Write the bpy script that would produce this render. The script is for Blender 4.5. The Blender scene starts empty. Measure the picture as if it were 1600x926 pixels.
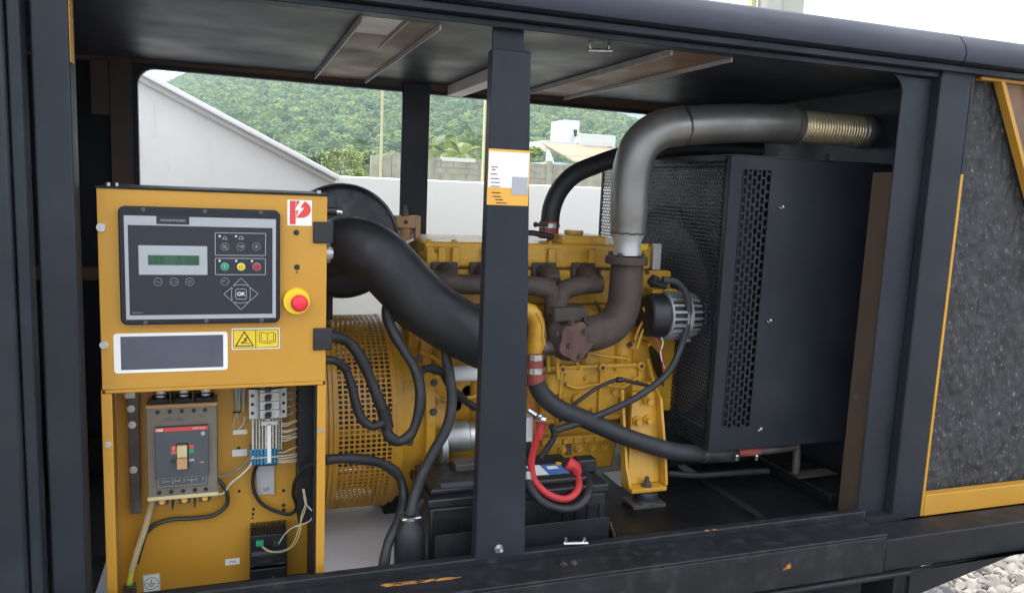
import bpy, bmesh, math, random
import numpy as np
from mathutils import Vector, Matrix, noise as mnoise

random.seed(7)
rng = np.random.default_rng(7)
scene = bpy.context.scene
COL = scene.collection
R_ = math.radians

# ------------------------------------------------------------------ camera
F_PX, CX, CY = 1223.0, 800.0, 463.0          # focal length and centre in pixels of the 1600 px wide photograph
CAM = np.array([0.0, -1.55, 1.62])
_X = np.array([3474.0, 20.0, -F_PX]); _Z = -np.array([-380.0, -8807.0, -F_PX])
_X /= np.linalg.norm(_X); _Z -= _X * (_Z @ _X); _Z /= np.linalg.norm(_Z)
ROT = np.array([_X, np.cross(_Z, _X), _Z])   # rows: world axes seen from the camera
cam_data = bpy.data.cameras.new("camera"); cam = bpy.data.objects.new("camera", cam_data); COL.objects.link(cam)
M4 = Matrix([list(ROT[i]) + [CAM[i]] for i in range(3)] + [[0, 0, 0, 1]])
cam.matrix_world = M4
cam_data.sensor_width = 36.0; cam_data.lens = F_PX / 1600 * 36
cam_data.clip_start = 0.02; cam_data.clip_end = 12000
scene.camera = cam

def at(px, py, y=None, x=None, z=None):
    """world point seen at a pixel of the photograph, on the plane y= / x= / z="""
    d = ROT @ np.array([px - CX, -(py - CY), -F_PX])
    if y is not None: t = (y - CAM[1]) / d[1]
    elif x is not None: t = (x - CAM[0]) / d[0]
    else: t = (z - CAM[2]) / d[2]
    p = CAM + d * t
    return (float(p[0]), float(p[1]), float(p[2]))
def XZ(px, py, y):
    p = at(px, py, y=y); return (p[0], p[2])
def path(y, *pp):
    """points on a path: (px, py) at depth y, or (px, py, y)"""
    return [at(q[0], q[1], y=(q[2] if len(q) > 2 else y)) for q in pp]

# ------------------------------------------------------------------ light, sky, exposure
SUN_EL, SUN_AZ = 64.0, -52.0       # the sun stands high beyond the far side of the machine, to the left
world = bpy.data.worlds.new("World"); scene.world = world; world.use_nodes = True
wn, wl = world.node_tree.nodes, world.node_tree.links
bg = wn["Background"]; bg.inputs["Strength"].default_value = 0.12
sky = wn.new("ShaderNodeTexSky"); sky.sky_type = 'NISHITA'; sky.sun_disc = False
sky.sun_elevation = R_(SUN_EL); sky.sun_rotation = R_(SUN_AZ); sky.dust_density = 2.0; sky.ozone_density = 1.0
tc = wn.new("ShaderNodeTexCoord"); nz = wn.new("ShaderNodeTexNoise"); nz.inputs["Scale"].default_value = 3.0
nz.inputs["Detail"].default_value = 7.0; nz.inputs["Roughness"].default_value = 0.55
rp = wn.new("ShaderNodeValToRGB"); rp.color_ramp.elements[0].position = 0.30; rp.color_ramp.elements[1].position = 0.46
mx = wn.new("ShaderNodeMixRGB"); mx.inputs[2].default_value = (9.3, 9.6, 10.1, 1)
wl.new(tc.outputs["Generated"], nz.inputs["Vector"]); wl.new(nz.outputs["Fac"], rp.inputs["Fac"])
wl.new(rp.outputs["Color"], mx.inputs[0]); wl.new(sky.outputs["Color"], mx.inputs[1]); wl.new(mx.outputs["Color"], bg.inputs["Color"])
sun_d = bpy.data.lights.new("sun", 'SUN'); sun_d.energy = 3.2; sun_d.angle = R_(0.53); sun_d.color = (1.0, 0.955, 0.88)
sun = bpy.data.objects.new("sun", sun_d); COL.objects.link(sun)
_a, _e = R_(SUN_AZ), R_(SUN_EL)
sv = Vector((math.sin(_a) * math.cos(_e), math.cos(_a) * math.cos(_e), math.sin(_e)))
sun.rotation_euler = sv.to_track_quat('Z', 'Y').to_euler()
scene.view_settings.view_transform = 'Standard'; scene.view_settings.look = 'None'
scene.view_settings.gamma = 1.0; scene.view_settings.use_curve_mapping = False
scene.view_settings.exposure = 1.25
scene.cycles.max_bounces = 8; scene.cycles.diffuse_bounces = 4; scene.cycles.volume_bounces = 1
scene.cycles.use_denoising = True

# ------------------------------------------------------------------ materials
def pm(name, col, rough=0.5, metal=0.0, var=0.18, scale=6.0, bump=0.0, bscale=220.0, rvar=0.12,
       dust=0.0, dcol=(0.30, 0.27, 0.22), dscale=9.0, col2=None, c2scale=3.0, c2lo=0.5, c2hi=0.6, spec=0.5, stretch=None):
    m = bpy.data.materials.new(name); m.use_nodes = True
    n, l = m.node_tree.nodes, m.node_tree.links
    b = n["Principled BSDF"]
    t = n.new("ShaderNodeTexCoord"); src = t.outputs["Object"]
    if stretch:
        mp = n.new("ShaderNodeMapping"); mp.inputs["Scale"].default_value = stretch; l.new(src, mp.inputs["Vector"]); src = mp.outputs["Vector"]
    def noise(s, d=5.0):
        q = n.new("ShaderNodeTexNoise"); q.inputs["Scale"].default_value = s; q.inputs["Detail"].default_value = d
        l.new(src, q.inputs["Vector"]); return q.outputs["Fac"]
    def ramp(f, lo, hi, a, c):
        r = n.new("ShaderNodeValToRGB"); r.color_ramp.elements[0].position = lo; r.color_ramp.elements[1].position = hi
        r.color_ramp.elements[0].color = (*a, 1); r.color_ramp.elements[1].color = (*c, 1); l.new(f, r.inputs["Fac"]); return r.outputs["Color"]
    def mix(f, a, c):
        q = n.new("ShaderNodeMixRGB"); l.new(f, q.inputs[0])
        for i, v in ((1, a), (2, c)):
            if isinstance(v, tuple): q.inputs[i].default_value = (*v, 1)
            else: l.new(v, q.inputs[i])
        return q.outputs["Color"]
    nf = noise(scale)
    lo = tuple(max(0, c * (1 - var)) for c in col); hi = tuple(min(1, c * (1 + var)) for c in col)
    c = ramp(nf, 0.3, 0.7, lo, hi)
    if col2 is not None:
        c = mix(ramp(noise(c2scale, 8.0), c2lo, c2hi, (0, 0, 0), (1, 1, 1)), c, col2)
    if dust > 0:
        c = mix(ramp(noise(dscale, 9.0), 0.52, 0.8, (0, 0, 0), (dust,) * 3), c, dcol)
    l.new(c, b.inputs["Base Color"])
    rr = ramp(noise(scale * 2.7), 0.3, 0.7, (max(0, rough - rvar),) * 3, (min(1, rough + rvar),) * 3)
    l.new(rr, b.inputs["Roughness"]); b.inputs["Metallic"].default_value = metal
    b.inputs["Specular IOR Level"].default_value = spec
    if bump > 0:
        bp = n.new("ShaderNodeBump"); bp.inputs["Strength"].default_value = bump; bp.inputs["Distance"].default_value = 0.002
        l.new(noise(bscale, 4.0), bp.inputs["Height"]); l.new(bp.outputs["Normal"], b.inputs["Normal"])
    return m

M = {}
M['black'] = pm("black_paint", (0.0150, 0.0182, 0.0255), 0.46, var=0.22, scale=2.5, bump=0.06, bscale=90, dust=0.22, dscale=7, dcol=(0.055, 0.055, 0.062), spec=0.30)
M['roofin'] = pm("roof_black_paint", (0.019, 0.023, 0.036), 0.45, var=0.15, scale=1.5, bump=0.04, bscale=60, dust=0.08, dscale=4, dcol=(0.05, 0.05, 0.06), spec=0.35)
M['blackr'] = pm("dull_black_paint", (0.011, 0.012, 0.0145), 0.52, var=0.25, scale=5, bump=0.08, bscale=120, dust=0.3, dscale=9, dcol=(0.055, 0.052, 0.05), spec=0.28)
M['sill'] = pm("worn_black_paint", (0.0125, 0.0135, 0.016), 0.48, var=0.3, scale=7, bump=0.15, bscale=160, dust=0.45, dscale=34, dcol=(0.065, 0.062, 0.06), spec=0.3,
               col2=(0.45, 0.20, 0.02), c2scale=5.5, c2lo=0.715, c2hi=0.73)
M['yellow'] = pm("yellow_paint", (0.50, 0.252, 0.026), 0.42, var=0.07, scale=2.5, bump=0.08, bscale=240, rvar=0.16, dust=0.22, dscale=7, dcol=(0.30, 0.165, 0.04))
M['yellowp'] = pm("yellow_paint_in_shade", (0.20, 0.105, 0.050), 0.5, var=0.12, scale=3, bump=0.05, bscale=120, col2=(0.085, 0.060, 0.052), c2scale=2.2, c2lo=0.4, c2hi=0.62)  # darker copy of the yellow paint, with the shade put into its colour
M['engine'] = pm("engine_yellow", (0.52, 0.275, 0.022), 0.38, var=0.14, scale=9, bump=0.55, bscale=110, dust=0.65, dscale=13, dcol=(0.13, 0.070, 0.025))
M['rust'] = pm("heat_browned_iron", (0.050, 0.037, 0.030), 0.72, var=0.3, scale=14, bump=0.4, bscale=160, dust=0.4, dscale=16, dcol=(0.12, 0.06, 0.04))
M['rusty'] = pm("rust_red_iron", (0.105, 0.055, 0.042), 0.75, var=0.3, scale=20, bump=0.3, bscale=160)
M['steelpipe'] = pm("brushed_exhaust_steel", (0.25, 0.243, 0.228), 0.41, metal=0.72, var=0.22, scale=6, bump=0.08, bscale=70, rvar=0.10, dust=0.6, dscale=5, dcol=(0.13, 0.115, 0.095))
M['brightpipe'] = pm("pale_steel", (0.55, 0.56, 0.56), 0.45, metal=0.6, var=0.08, scale=10)
M['bellows'] = pm("straw_tinted_steel", (0.72, 0.60, 0.38), 0.36, metal=0.6, var=0.12, scale=30)
M['zinc'] = pm("zinc_metal", (0.55, 0.55, 0.54), 0.32, metal=1.0, var=0.15, scale=40)
M['darkmetal'] = pm("dark_bare_metal", (0.10, 0.085, 0.075), 0.5, metal=0.5, var=0.3, scale=20, dust=0.3)
M['alum'] = pm("cast_aluminium", (0.48, 0.48, 0.47), 0.45, metal=0.8, var=0.15, scale=25, bump=0.2)
M['rubber'] = pm("black_rubber", (0.012, 0.013, 0.0155), 0.55, var=0.2, scale=10, bump=0.06, bscale=200, dust=0.12, dcol=(0.09, 0.085, 0.08))
M['hose'] = pm("grey_black_hose", (0.022, 0.0235, 0.027), 0.6, var=0.2, scale=12, bump=0.15, bscale=260, dust=0.2, dcol=(0.10, 0.095, 0.09))
M['fin'] = pm("dull_cast_aluminium", (0.27, 0.275, 0.28), 0.55, metal=0.5, var=0.2, scale=30)
M['jamb'] = pm("yellow_paint_deep_shade", (0.085, 0.052, 0.030), 0.6, var=0.15, scale=3, bump=0.05, bscale=120, col2=(0.060, 0.045, 0.038), c2scale=1.6, c2lo=0.35, c2hi=0.7)  # third and darkest copy of the yellow, shade of the bay in its colour
M['redrub'] = pm("red_silicone_hose", (0.25, 0.055, 0.040), 0.6, var=0.2, scale=20, bump=0.15, dust=0.25, dcol=(0.2, 0.1, 0.08))
M['redcable'] = pm("red_cable", (0.43, 0.026, 0.030), 0.55, var=0.12, scale=20)
M['plastic'] = pm("black_plastic", (0.010, 0.0105, 0.0125), 0.44, var=0.15, scale=20, bump=0.05, dust=0.12, dcol=(0.08, 0.08, 0.08))
M['bezel'] = pm("blue_black_plastic", (0.010, 0.0115, 0.017), 0.42, var=0.1, scale=20, rvar=0.05, spec=0.35)
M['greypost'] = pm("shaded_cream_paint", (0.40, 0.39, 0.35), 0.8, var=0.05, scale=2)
M['bargrey'] = pm("reflected_light_grey", (0.62, 0.60, 0.60), 0.55, var=0.1, scale=12, dust=0.3, dcol=(0.3, 0.28, 0.28))  # sunlight reflected onto the roof bar and beam, put into the colour
M['chip'] = pm("bared_orange_primer", (0.36, 0.165, 0.035), 0.7, var=0.3, scale=60)
M['core'] = pm("grey_core_metal", (0.30, 0.31, 0.32), 0.6, metal=0.3, var=0.2, scale=8, dust=0.4, dcol=(0.12, 0.12, 0.12))
M['face'] = pm("membrane_black", (0.0115, 0.0135, 0.021), 0.46, var=0.06, scale=10, rvar=0.05)
M['silver'] = pm("silver_print", (0.34, 0.36, 0.38), 0.5, var=0.05)
M['whitepr'] = pm("white_print", (0.62, 0.63, 0.65), 0.5, var=0.04)
M['greypr'] = pm("grey_print", (0.36, 0.37, 0.39), 0.5, var=0.04)
M['lcd'] = pm("green_display", (0.030, 0.095, 0.048), 0.22, var=0.08, scale=12, rvar=0.03)
M['lcdd'] = pm("dark_display_digits", (0.012, 0.04, 0.022), 0.3, var=0.05)
M['green'] = pm("green_button", (0.015, 0.28, 0.13), 0.35, var=0.05)
M['ybut'] = pm("yellow_button", (0.72, 0.56, 0.03), 0.35, var=0.05)
M['rbut'] = pm("crimson_button", (0.38, 0.03, 0.055), 0.35, var=0.05)
M['estop'] = pm("red_plastic", (0.78, 0.022, 0.050), 0.33, var=0.05, scale=30)
M['estopy'] = pm("bright_yellow_plastic", (0.82, 0.60, 0.02), 0.42, var=0.05)
M['label'] = pm("white_label", (0.78, 0.77, 0.74), 0.45, var=0.04)
M['slate'] = pm("slate_print", (0.070, 0.076, 0.100), 0.5, var=0.12, scale=18)
M['lred'] = pm("red_print", (0.66, 0.055, 0.05), 0.45, var=0.04)
M['orange'] = pm("orange_print", (0.74, 0.38, 0.05), 0.5, var=0.06)
M['warn'] = pm("warning_yellow", (0.74, 0.52, 0.02), 0.45, var=0.05)
M['ink'] = pm("black_ink", (0.012, 0.012, 0.012), 0.5, var=0.1)
M['brkbody'] = pm("taupe_plastic", (0.150, 0.128, 0.100), 0.5, var=0.1, scale=14, dust=0.15)
M['brkface'] = pm("slate_plastic", (0.062, 0.068, 0.078), 0.45, var=0.08, scale=14)
M['tan'] = pm("tan_plastic", (0.40, 0.22, 0.10), 0.5, var=0.1)
M['cream'] = pm("cream_plastic", (0.52, 0.44, 0.23), 0.45, var=0.06)
M['ltgrey'] = pm("light_grey_plastic", (0.50, 0.49, 0.46), 0.45, var=0.06)
M['blue'] = pm("blue_terminal_plastic", (0.03, 0.22, 0.40), 0.45, var=0.12)
M['wire'] = pm("pale_wire", (0.55, 0.50, 0.40), 0.5, var=0.12)
M['wwire'] = pm("white_wire", (0.72, 0.68, 0.58), 0.45, var=0.06)
M['greyw'] = pm("grey_wire", (0.22, 0.26, 0.28), 0.5, var=0.1)
M['gyw'] = pm("yellow_green_wire", (0.55, 0.55, 0.06), 0.5, var=0.1, col2=(0.08, 0.30, 0.05), c2scale=40, c2lo=0.5, c2hi=0.55)
M['heatsh'] = pm("cream_sleeve", (0.46, 0.37, 0.20), 0.6, var=0.1, scale=20)
M['dkgreen'] = pm("dark_green_cable", (0.016, 0.030, 0.022), 0.42, var=0.15)
M['galv'] = pm("galvanised_steel", (0.46, 0.45, 0.45), 0.5, metal=0.35, var=0.14, scale=16)
M['perf'] = pm("grey_black_guard_paint", (0.0150, 0.0175, 0.0235), 0.46, var=0.25, scale=4, dust=0.4, dscale=5, dcol=(0.045, 0.045, 0.05), spec=0.3)
M['foam'] = pm("charcoal_foam", (0.025, 0.025, 0.0265), 0.62, var=0.4, scale=16, bump=1.0, bscale=120, col2=(0.17, 0.17, 0.175), c2scale=120, c2lo=0.60, c2hi=0.72, stretch=(1.0, 1, 0.7), dust=0.5, dscale=6, dcol=(0.062, 0.062, 0.064))
M['wall'] = pm("white_plaster", (0.78, 0.76, 0.725), 0.85, var=0.05, scale=1.2, bump=0.25, bscale=40, dust=0.12, dscale=3, dcol=(0.42, 0.40, 0.37))
M['lowwall'] = pm("cream_white_paint", (0.88, 0.86, 0.80), 0.85, var=0.03, scale=1.0, bump=0.2, bscale=40, dust=0.06, dscale=3, dcol=(0.5, 0.48, 0.44))
M['palefloor'] = pm("pale_blue_white_paint", (0.84, 0.88, 0.95), 0.35, var=0.05, scale=4, dust=0.1, dscale=5, dcol=(0.45, 0.46, 0.48))
M['coping'] = pm("white_coping_paint", (0.80, 0.80, 0.79), 0.7, var=0.04, scale=3, bump=0.1)
M['concrete'] = pm("weathered_concrete", (0.34, 0.31, 0.26), 0.9, var=0.25, scale=1.5, dust=0.5, dscale=1.0, dcol=(0.15, 0.14, 0.12))
M['house'] = pm("white_house_render", (0.62, 0.62, 0.61), 0.8, var=0.04, scale=0.5)
M['houseb'] = pm("pale_blue_render", (0.55, 0.62, 0.68), 0.8, var=0.05, scale=0.5)
M['tile'] = pm("tan_roof_tiles", (0.38, 0.27, 0.18), 0.8, var=0.12, scale=1.5)
M['window'] = pm("dark_glass", (0.03, 0.035, 0.04), 0.15, var=0.1)
M['pole'] = pm("pale_pole", (0.50, 0.46, 0.30), 0.7, var=0.1, scale=2)
M['trunk'] = pm("palm_trunk", (0.20, 0.16, 0.11), 0.9, var=0.2, scale=4)
M['frond'] = pm("palm_frond", (0.10, 0.155, 0.035), 0.5, var=0.3, scale=0.8)
M['leafy'] = pm("yellow_green_leaves", (0.135, 0.185, 0.025), 0.55, var=0.35, scale=1.0)
M['leafd'] = pm("mid_green_leaves", (0.075, 0.125, 0.030), 0.55, var=0.35, scale=1.0)
M['forest'] = pm("forest_crowns", (0.066, 0.118, 0.030), 0.8, var=0.35, scale=0.03, bump=0.0, col2=(0.120, 0.165, 0.034), c2scale=0.05, c2lo=0.5, c2hi=0.62)
def per_tree(m):      # every crown its own green
    n, l = m.node_tree.nodes, m.node_tree.links; b = n['Principled BSDF']; src = b.inputs['Base Color'].links[0].from_socket
    oi = n.new('ShaderNodeObjectInfo'); rp_ = n.new('ShaderNodeValToRGB'); e = rp_.color_ramp.elements; e[0].color = (0.030, 0.074, 0.018, 1); e[1].color = (0.165, 0.225, 0.028, 1)
    k = rp_.color_ramp.elements.new(0.6); k.color = (0.075, 0.142, 0.022, 1)
    q = n.new('ShaderNodeMixRGB'); q.inputs[0].default_value = 0.7; l.new(oi.outputs['Random'], rp_.inputs['Fac']); l.new(src, q.inputs[1]); l.new(rp_.outputs['Color'], q.inputs[2]); l.new(q.outputs['Color'], b.inputs['Base Color'])
per_tree(M['forest'])
M['hill'] = pm("forest_hill", (0.040, 0.075, 0.030), 0.85, var=0.4, scale=0.02)
M['field'] = pm("grass_field", (0.12, 0.15, 0.04), 0.9, var=0.3, scale=0.3)
M['ground'] = pm("gravel_ground", (0.15, 0.14, 0.13), 0.95, var=0.35, scale=30, bump=1.0, bscale=45)
M['stone'] = pm("crushed_stone", (0.27, 0.250, 0.228), 0.9, var=0.4, scale=9, bump=0.3, bscale=120)
M['floor'] = pm("oily_black_floor", (0.006, 0.006, 0.007), 0.40, var=0.3, scale=5, dust=0.25, dcol=(0.035, 0.032, 0.03), spec=0.25)
M['lead'] = pm("lead_terminal", (0.35, 0.34, 0.32), 0.5, metal=0.6, var=0.2, scale=40)
M['bluelab'] = pm("blue_label", (0.05, 0.16, 0.42), 0.4, var=0.05)
M['copper'] = pm("copper_wire", (0.45, 0.22, 0.10), 0.4, metal=0.7, var=0.15, scale=30)

# ------------------------------------------------------------------ mesh builder
class MB:
    def __init__(s): s.v = []; s.f = []; s.cuts = [(0, 0)]
    def cut(s): s.cuts.append((len(s.v), len(s.f))); return s
    def pieces(s):
        for (v0, f0), (v1, f1) in zip(s.cuts[:-1], s.cuts[1:]):
            m = MB(); m.v = s.v[v0:v1]; m.f = [tuple(i - v0 for i in f) for f in s.f[f0:f1]]; yield m
    def add(s, vs, fs):
        o = len(s.v); s.v.extend([tuple(q) for q in vs]); s.f.extend([tuple(i + o for i in f) for f in fs]); return s
    def box(s, x0, x1, y0, y1, z0, z1):
        if x0 > x1: x0, x1 = x1, x0
        if y0 > y1: y0, y1 = y1, y0
        if z0 > z1: z0, z1 = z1, z0
        vs = [(x, y, z) for x in (x0, x1) for y in (y0, y1) for z in (z0, z1)]
        return s.add(vs, [(0, 1, 3, 2), (4, 6, 7, 5), (0, 4, 5, 1), (2, 3, 7, 6), (0, 2, 6, 4), (1, 5, 7, 3)])
    def hexa(s, p):      # 8 points: 4 front (ccw seen from the front), 4 back
        return s.add(p, [(0, 1, 2, 3), (7, 6, 5, 4), (0, 4, 5, 1), (1, 5, 6, 2), (2, 6, 7, 3), (3, 7, 4, 0)])
    def prism(s, poly, y0, y1):   # polygon in x,z extruded along y
        n = len(poly); vs = [(x, y0, z) for x, z in poly] + [(x, y1, z) for x, z in poly]
        return s.add(vs, [tuple(range(n)), tuple(range(2 * n - 1, n - 1, -1))] + [(i, i + n, (i + 1) % n + n, (i + 1) % n) for i in range(n)])
    def prism_x(s, poly, x0, x1):  # polygon in y,z extruded along x
        n = len(poly); vs = [(x0, y, z) for y, z in poly] + [(x1, y, z) for y, z in poly]
        return s.add(vs, [tuple(range(n)), tuple(range(2 * n - 1, n - 1, -1))] + [(i, i + n, (i + 1) % n + n, (i + 1) % n) for i in range(n)])
    def rrect(s, x0, x1, z0, z1, r, y0, y1, n=4):
        return s.prism(rr(x0, x1, z0, z1, r, n), y0, y1)
    def frame(s, x0, x1, z0, z1, w, y0, y1, wt=None):
        wt = w if wt is None else wt
        s.box(x0, x1, y0, y1, z0, z0 + w); s.box(x0, x1, y0, y1, z1 - wt, z1)
        s.box(x0, x0 + w, y0, y1, z0 + w, z1 - wt); s.box(x1 - w, x1, y0, y1, z0 + w, z1 - wt); return s
    def cyl(s, p0, p1, r0, r1=None, n=20, cap=True):
        r1 = r0 if r1 is None else r1
        return s.lathe(p0, p1, [(0, r0), (1, r1)], n, cap)
    def lathe(s, p0, p1, prof, n=24, cap=True):    # profile: (fraction along, radius)
        p0, p1 = Vector(p0), Vector(p1); d = p1 - p0
        q = d.to_track_quat('Z', 'Y'); a, b = q @ Vector((1, 0, 0)), q @ Vector((0, 1, 0))
        vs = []
        for t, r in prof:
            c = p0 + d * t
            for k in range(n):
                an = 2 * math.pi * k / n; vs.append(c + a * (r * math.cos(an)) + b * (r * math.sin(an)))
        fs = []
        for i in range(len(prof) - 1):
            for k in range(n):
                k2 = (k + 1) % n; fs.append((i * n + k, i * n + k2, (i + 1) * n + k2, (i + 1) * n + k))
        if cap:
            fs.append(tuple(range(n - 1, -1, -1))); m = (len(prof) - 1) * n; fs.append(tuple(range(m, m + n)))
        return s.add(vs, fs)
    def ring(s, p0, p1, ro, ri, n=28):
        return s.lathe(p0, p1, [(0, ri), (0, ro), (1, ro), (1, ri), (0, ri)], n, False)
    def ball(s, c, r, n=12, m=7, sc=(1, 1, 1)):
        vs = []; fs = []
        for i in range(m + 1):
            th = math.pi * i / m
            for k in range(n):
                ph = 2 * math.pi * k / n
                vs.append((c[0] + sc[0] * r * math.sin(th) * math.cos(ph), c[1] + sc[1] * r * math.sin(th) * math.sin(ph), c[2] + sc[2] * r * math.cos(th)))
        for i in range(m):
            for k in range(n):
                k2 = (k + 1) % n; fs.append((i * n + k, (i + 1) * n + k, (i + 1) * n + k2, i * n + k2))
        return s.add(vs, fs)
    def tube(s, pts, r, n=12, step=None, ridge=None, cap=True):
        """sweep along a smooth curve through pts; r number or function of fraction; ridge=(pitch, depth)"""
        c = spline(pts, step or (ridge[0] / 4 if ridge else 0.012))
        L = [0.0]
        for i in range(1, len(c)): L.append(L[-1] + (c[i] - c[i - 1]).length)
        tot = max(L[-1], 1e-6)
        t = (c[1] - c[0]).normalized(); up = Vector((0, 0, 1)) if abs(t.z) < 0.9 else Vector((0, 1, 0))
        a = (up - t * up.dot(t)).normalized()
        vs = []; N = len(c)
        for i in range(N):
            tt = (c[min(i + 1, N - 1)] - c[max(i - 1, 0)]).normalized()
            a = (a - tt * a.dot(tt)).normalized(); b = tt.cross(a)
            rad = r(L[i] / tot) if callable(r) else r
            if ridge: rad *= 1 + ridge[1] * math.sin(2 * math.pi * L[i] / ridge[0])
            for k in range(n):
                an = 2 * math.pi * k / n; vs.append(c[i] + a * (rad * math.cos(an)) + b * (rad * math.sin(an)))
        fs = [(i * n + k, i * n + (k + 1) % n, (i + 1) * n + (k + 1) % n, (i + 1) * n + k) for i in range(N - 1) for k in range(n)]
        if cap: fs += [tuple(range(n - 1, -1, -1)), tuple(range((N - 1) * n, N * n))]
        return s.add(vs, fs)
    def bolt(s, c, r=0.006, h=0.005, d=(0, -1, 0)):
        c = Vector(c); d = Vector(d)
        s.cyl(c, c + d * (h * 0.3), r * 1.45, n=14); s.cyl(c + d * (h * 0.3), c + d * h, r, r * 0.93, n=6); return s
    def perf(s, nu, nv, fn, hu, hv, stagger=False, thick=0.0015, skip=None):
        """perforated sheet: fn(u, v, w) maps cell units to a point; holes hu x hv of a cell"""
        for j in range(nv):
            for i in range(nu):
                off = 0.5 if (stagger and j % 2) else 0.0
                u0, u1, v0, v1 = i + off, i + 1 + off, j, j + 1
                if off and i == nu - 1: continue
                if skip and skip((u0 + u1) / 2, (v0 + v1) / 2): 
                    s.add([fn(u, v, 0) for u, v in ((u0, v0), (u1, v0), (u1, v1), (u0, v1))], [(0, 1, 2, 3)]); continue
                a, b = (1 - hu) / 2, (1 - hv) / 2
                O = [(u0, v0), (u1, v0), (u1, v1), (u0, v1)]; I = [(u0 + a, v0 + b), (u1 - a, v0 + b), (u1 - a, v1 - b), (u0 + a, v1 - b)]
                vs = [fn(u, v, 0) for u, v in O + I] + [fn(u, v, thick) for u, v in I]
                fs = []
                for k in range(4):
                    k2 = (k + 1) % 4; fs += [(k, k2, 4 + k2, 4 + k), (4 + k, 4 + k2, 8 + k2, 8 + k)]
                s.add(vs, fs)
        return s

def rr(x0, x1, z0, z1, r, n=4):
    if x0 > x1: x0, x1 = x1, x0
    if z0 > z1: z0, z1 = z1, z0
    P = []
    for cx, cz, a0 in ((x1 - r, z1 - r, 0), (x0 + r, z1 - r, 90), (x0 + r, z0 + r, 180), (x1 - r, z0 + r, 270)):
        for k in range(n + 1):
            a = R_(a0 + 90 * k / n); P.append((cx + r * math.cos(a), cz + r * math.sin(a)))
    return P
def spline(pts, step):
    P = [Vector(p) for p in pts]
    if len(P) == 2:
        m = max(2, int((P[1] - P[0]).length / step)); return [P[0].lerp(P[1], i / m) for i in range(m + 1)]
    Q = [P[0] * 2 - P[1]] + P + [P[-1] * 2 - P[-2]]; out = []
    for i in range(1, len(Q) - 2):
        p0, p1, p2, p3 = Q[i - 1:i + 3]; m = max(2, min(400, int((p2 - p1).length / step)))
        d1 = max((p1 - p0).length ** .5, 1e-4); d2 = max((p2 - p1).length ** .5, 1e-4); d3 = max((p3 - p2).length ** .5, 1e-4)
        m1 = ((p1 - p0) / d1 - (p2 - p0) / (d1 + d2) + (p2 - p1) / d2) * d2
        m2 = ((p2 - p1) / d2 - (p3 - p1) / (d2 + d3) + (p3 - p2) / d3) * d2
        for k in range(m):
            t = k / m; t2, t3 = t * t, t * t * t
            out.append(p1 * (2 * t3 - 3 * t2 + 1) + m1 * (t3 - 2 * t2 + t) + p2 * (-2 * t3 + 3 * t2) + m2 * (t3 - t2))
    out.append(P[-1]); return out

def finish_mesh(me, mat, smooth):
    me.materials.append(mat); 
    bm = bmesh.new(); bm.from_mesh(me)
    if len(bm.faces) < 60000: bmesh.ops.recalc_face_normals(bm, faces=bm.faces)
    bm.to_mesh(me); bm.free()
    if smooth is not None and smooth > 0:
        me.shade_smooth()
        me.set_sharp_from_angle(angle=R_(smooth))
def obj(name, mb, mat, parent=None, bevel=0.0, smooth=35, label=None, kind=None):
    me = bpy.data.meshes.new(name)
    off = Vector(parent_world(parent)) if parent is not None else None
    vs = mb.v if off is None else [(v[0] - off.x, v[1] - off.y, v[2] - off.z) for v in mb.v]
    me.from_pydata(vs, [], mb.f); finish_mesh(me, M[mat], smooth)
    o = bpy.data.objects.new(name, me); COL.objects.link(o)
    if parent is not None: o.parent = parent
    if bevel > 0:
        b = o.modifiers.new("bevel", 'BEVEL'); b.width = bevel; b.segments = 2; b.limit_method = 'ANGLE'; b.angle_limit = R_(40)
        b.harden_normals = False
    if label: o['label'] = label
    if kind: o['kind'] = kind
    return o
def each(name, mb, mat, parent, **k):
    return [obj(name, m, mat, parent, **k) for m in mb.pieces()]
def parent_world(p):
    v = Vector((0, 0, 0))
    while p is not None: v += p.location; p = p.parent
    return v
def thing(name, label, cat, loc, group=None):
    o = bpy.data.objects.new(name, None); COL.objects.link(o); o.location = loc; o.empty_display_size = 0.05
    o['label'] = label; o['category'] = cat
    if group: o['group'] = group
    return o
def solo(name, mb, mat, label, cat, group=None, kind=None, **k):
    """a thing that is one mesh; its origin is put at its base"""
    xs = np.array(mb.v); lo, hi = xs.min(0), xs.max(0)
    c = Vector(((lo[0] + hi[0]) / 2, (lo[1] + hi[1]) / 2, lo[2]))
    mb.v = [(v[0] - c.x, v[1] - c.y, v[2] - c.z) for v in mb.v]
    o = obj(name, mb, mat, **k); o.location = c; o['label'] = label; o['category'] = cat
    if group: o['group'] = group
    if kind: o['kind'] = kind
    return o
def text(name, s, size, x, y, z, mat, parent, align='CENTER', flat=0.0, bold=0.0):
    cu = bpy.data.curves.new(name, 'FONT'); cu.body = s; cu.size = size; cu.align_x = align; cu.align_y = 'CENTER'; cu.extrude = 0.0003; cu.offset = bold
    t = bpy.data.objects.new(name, cu); COL.objects.link(t)
    me = bpy.data.meshes.new_from_object(t)
    bpy.data.objects.remove(t); bpy.data.curves.remove(cu)
    me.transform(Matrix.Translation((x, y, z)) @ Matrix.Rotation(R_(90), 4, 'X'))
    off = parent_world(parent); me.transform(Matrix.Translation(-off))
    me.materials.clear(); me.materials.append(M[mat]); me.name = name
    o = bpy.data.objects.new(name, me); COL.objects.link(o); o.parent = parent; return o
def circ(px, py, y):
    return at(px, py, y=y)
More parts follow.
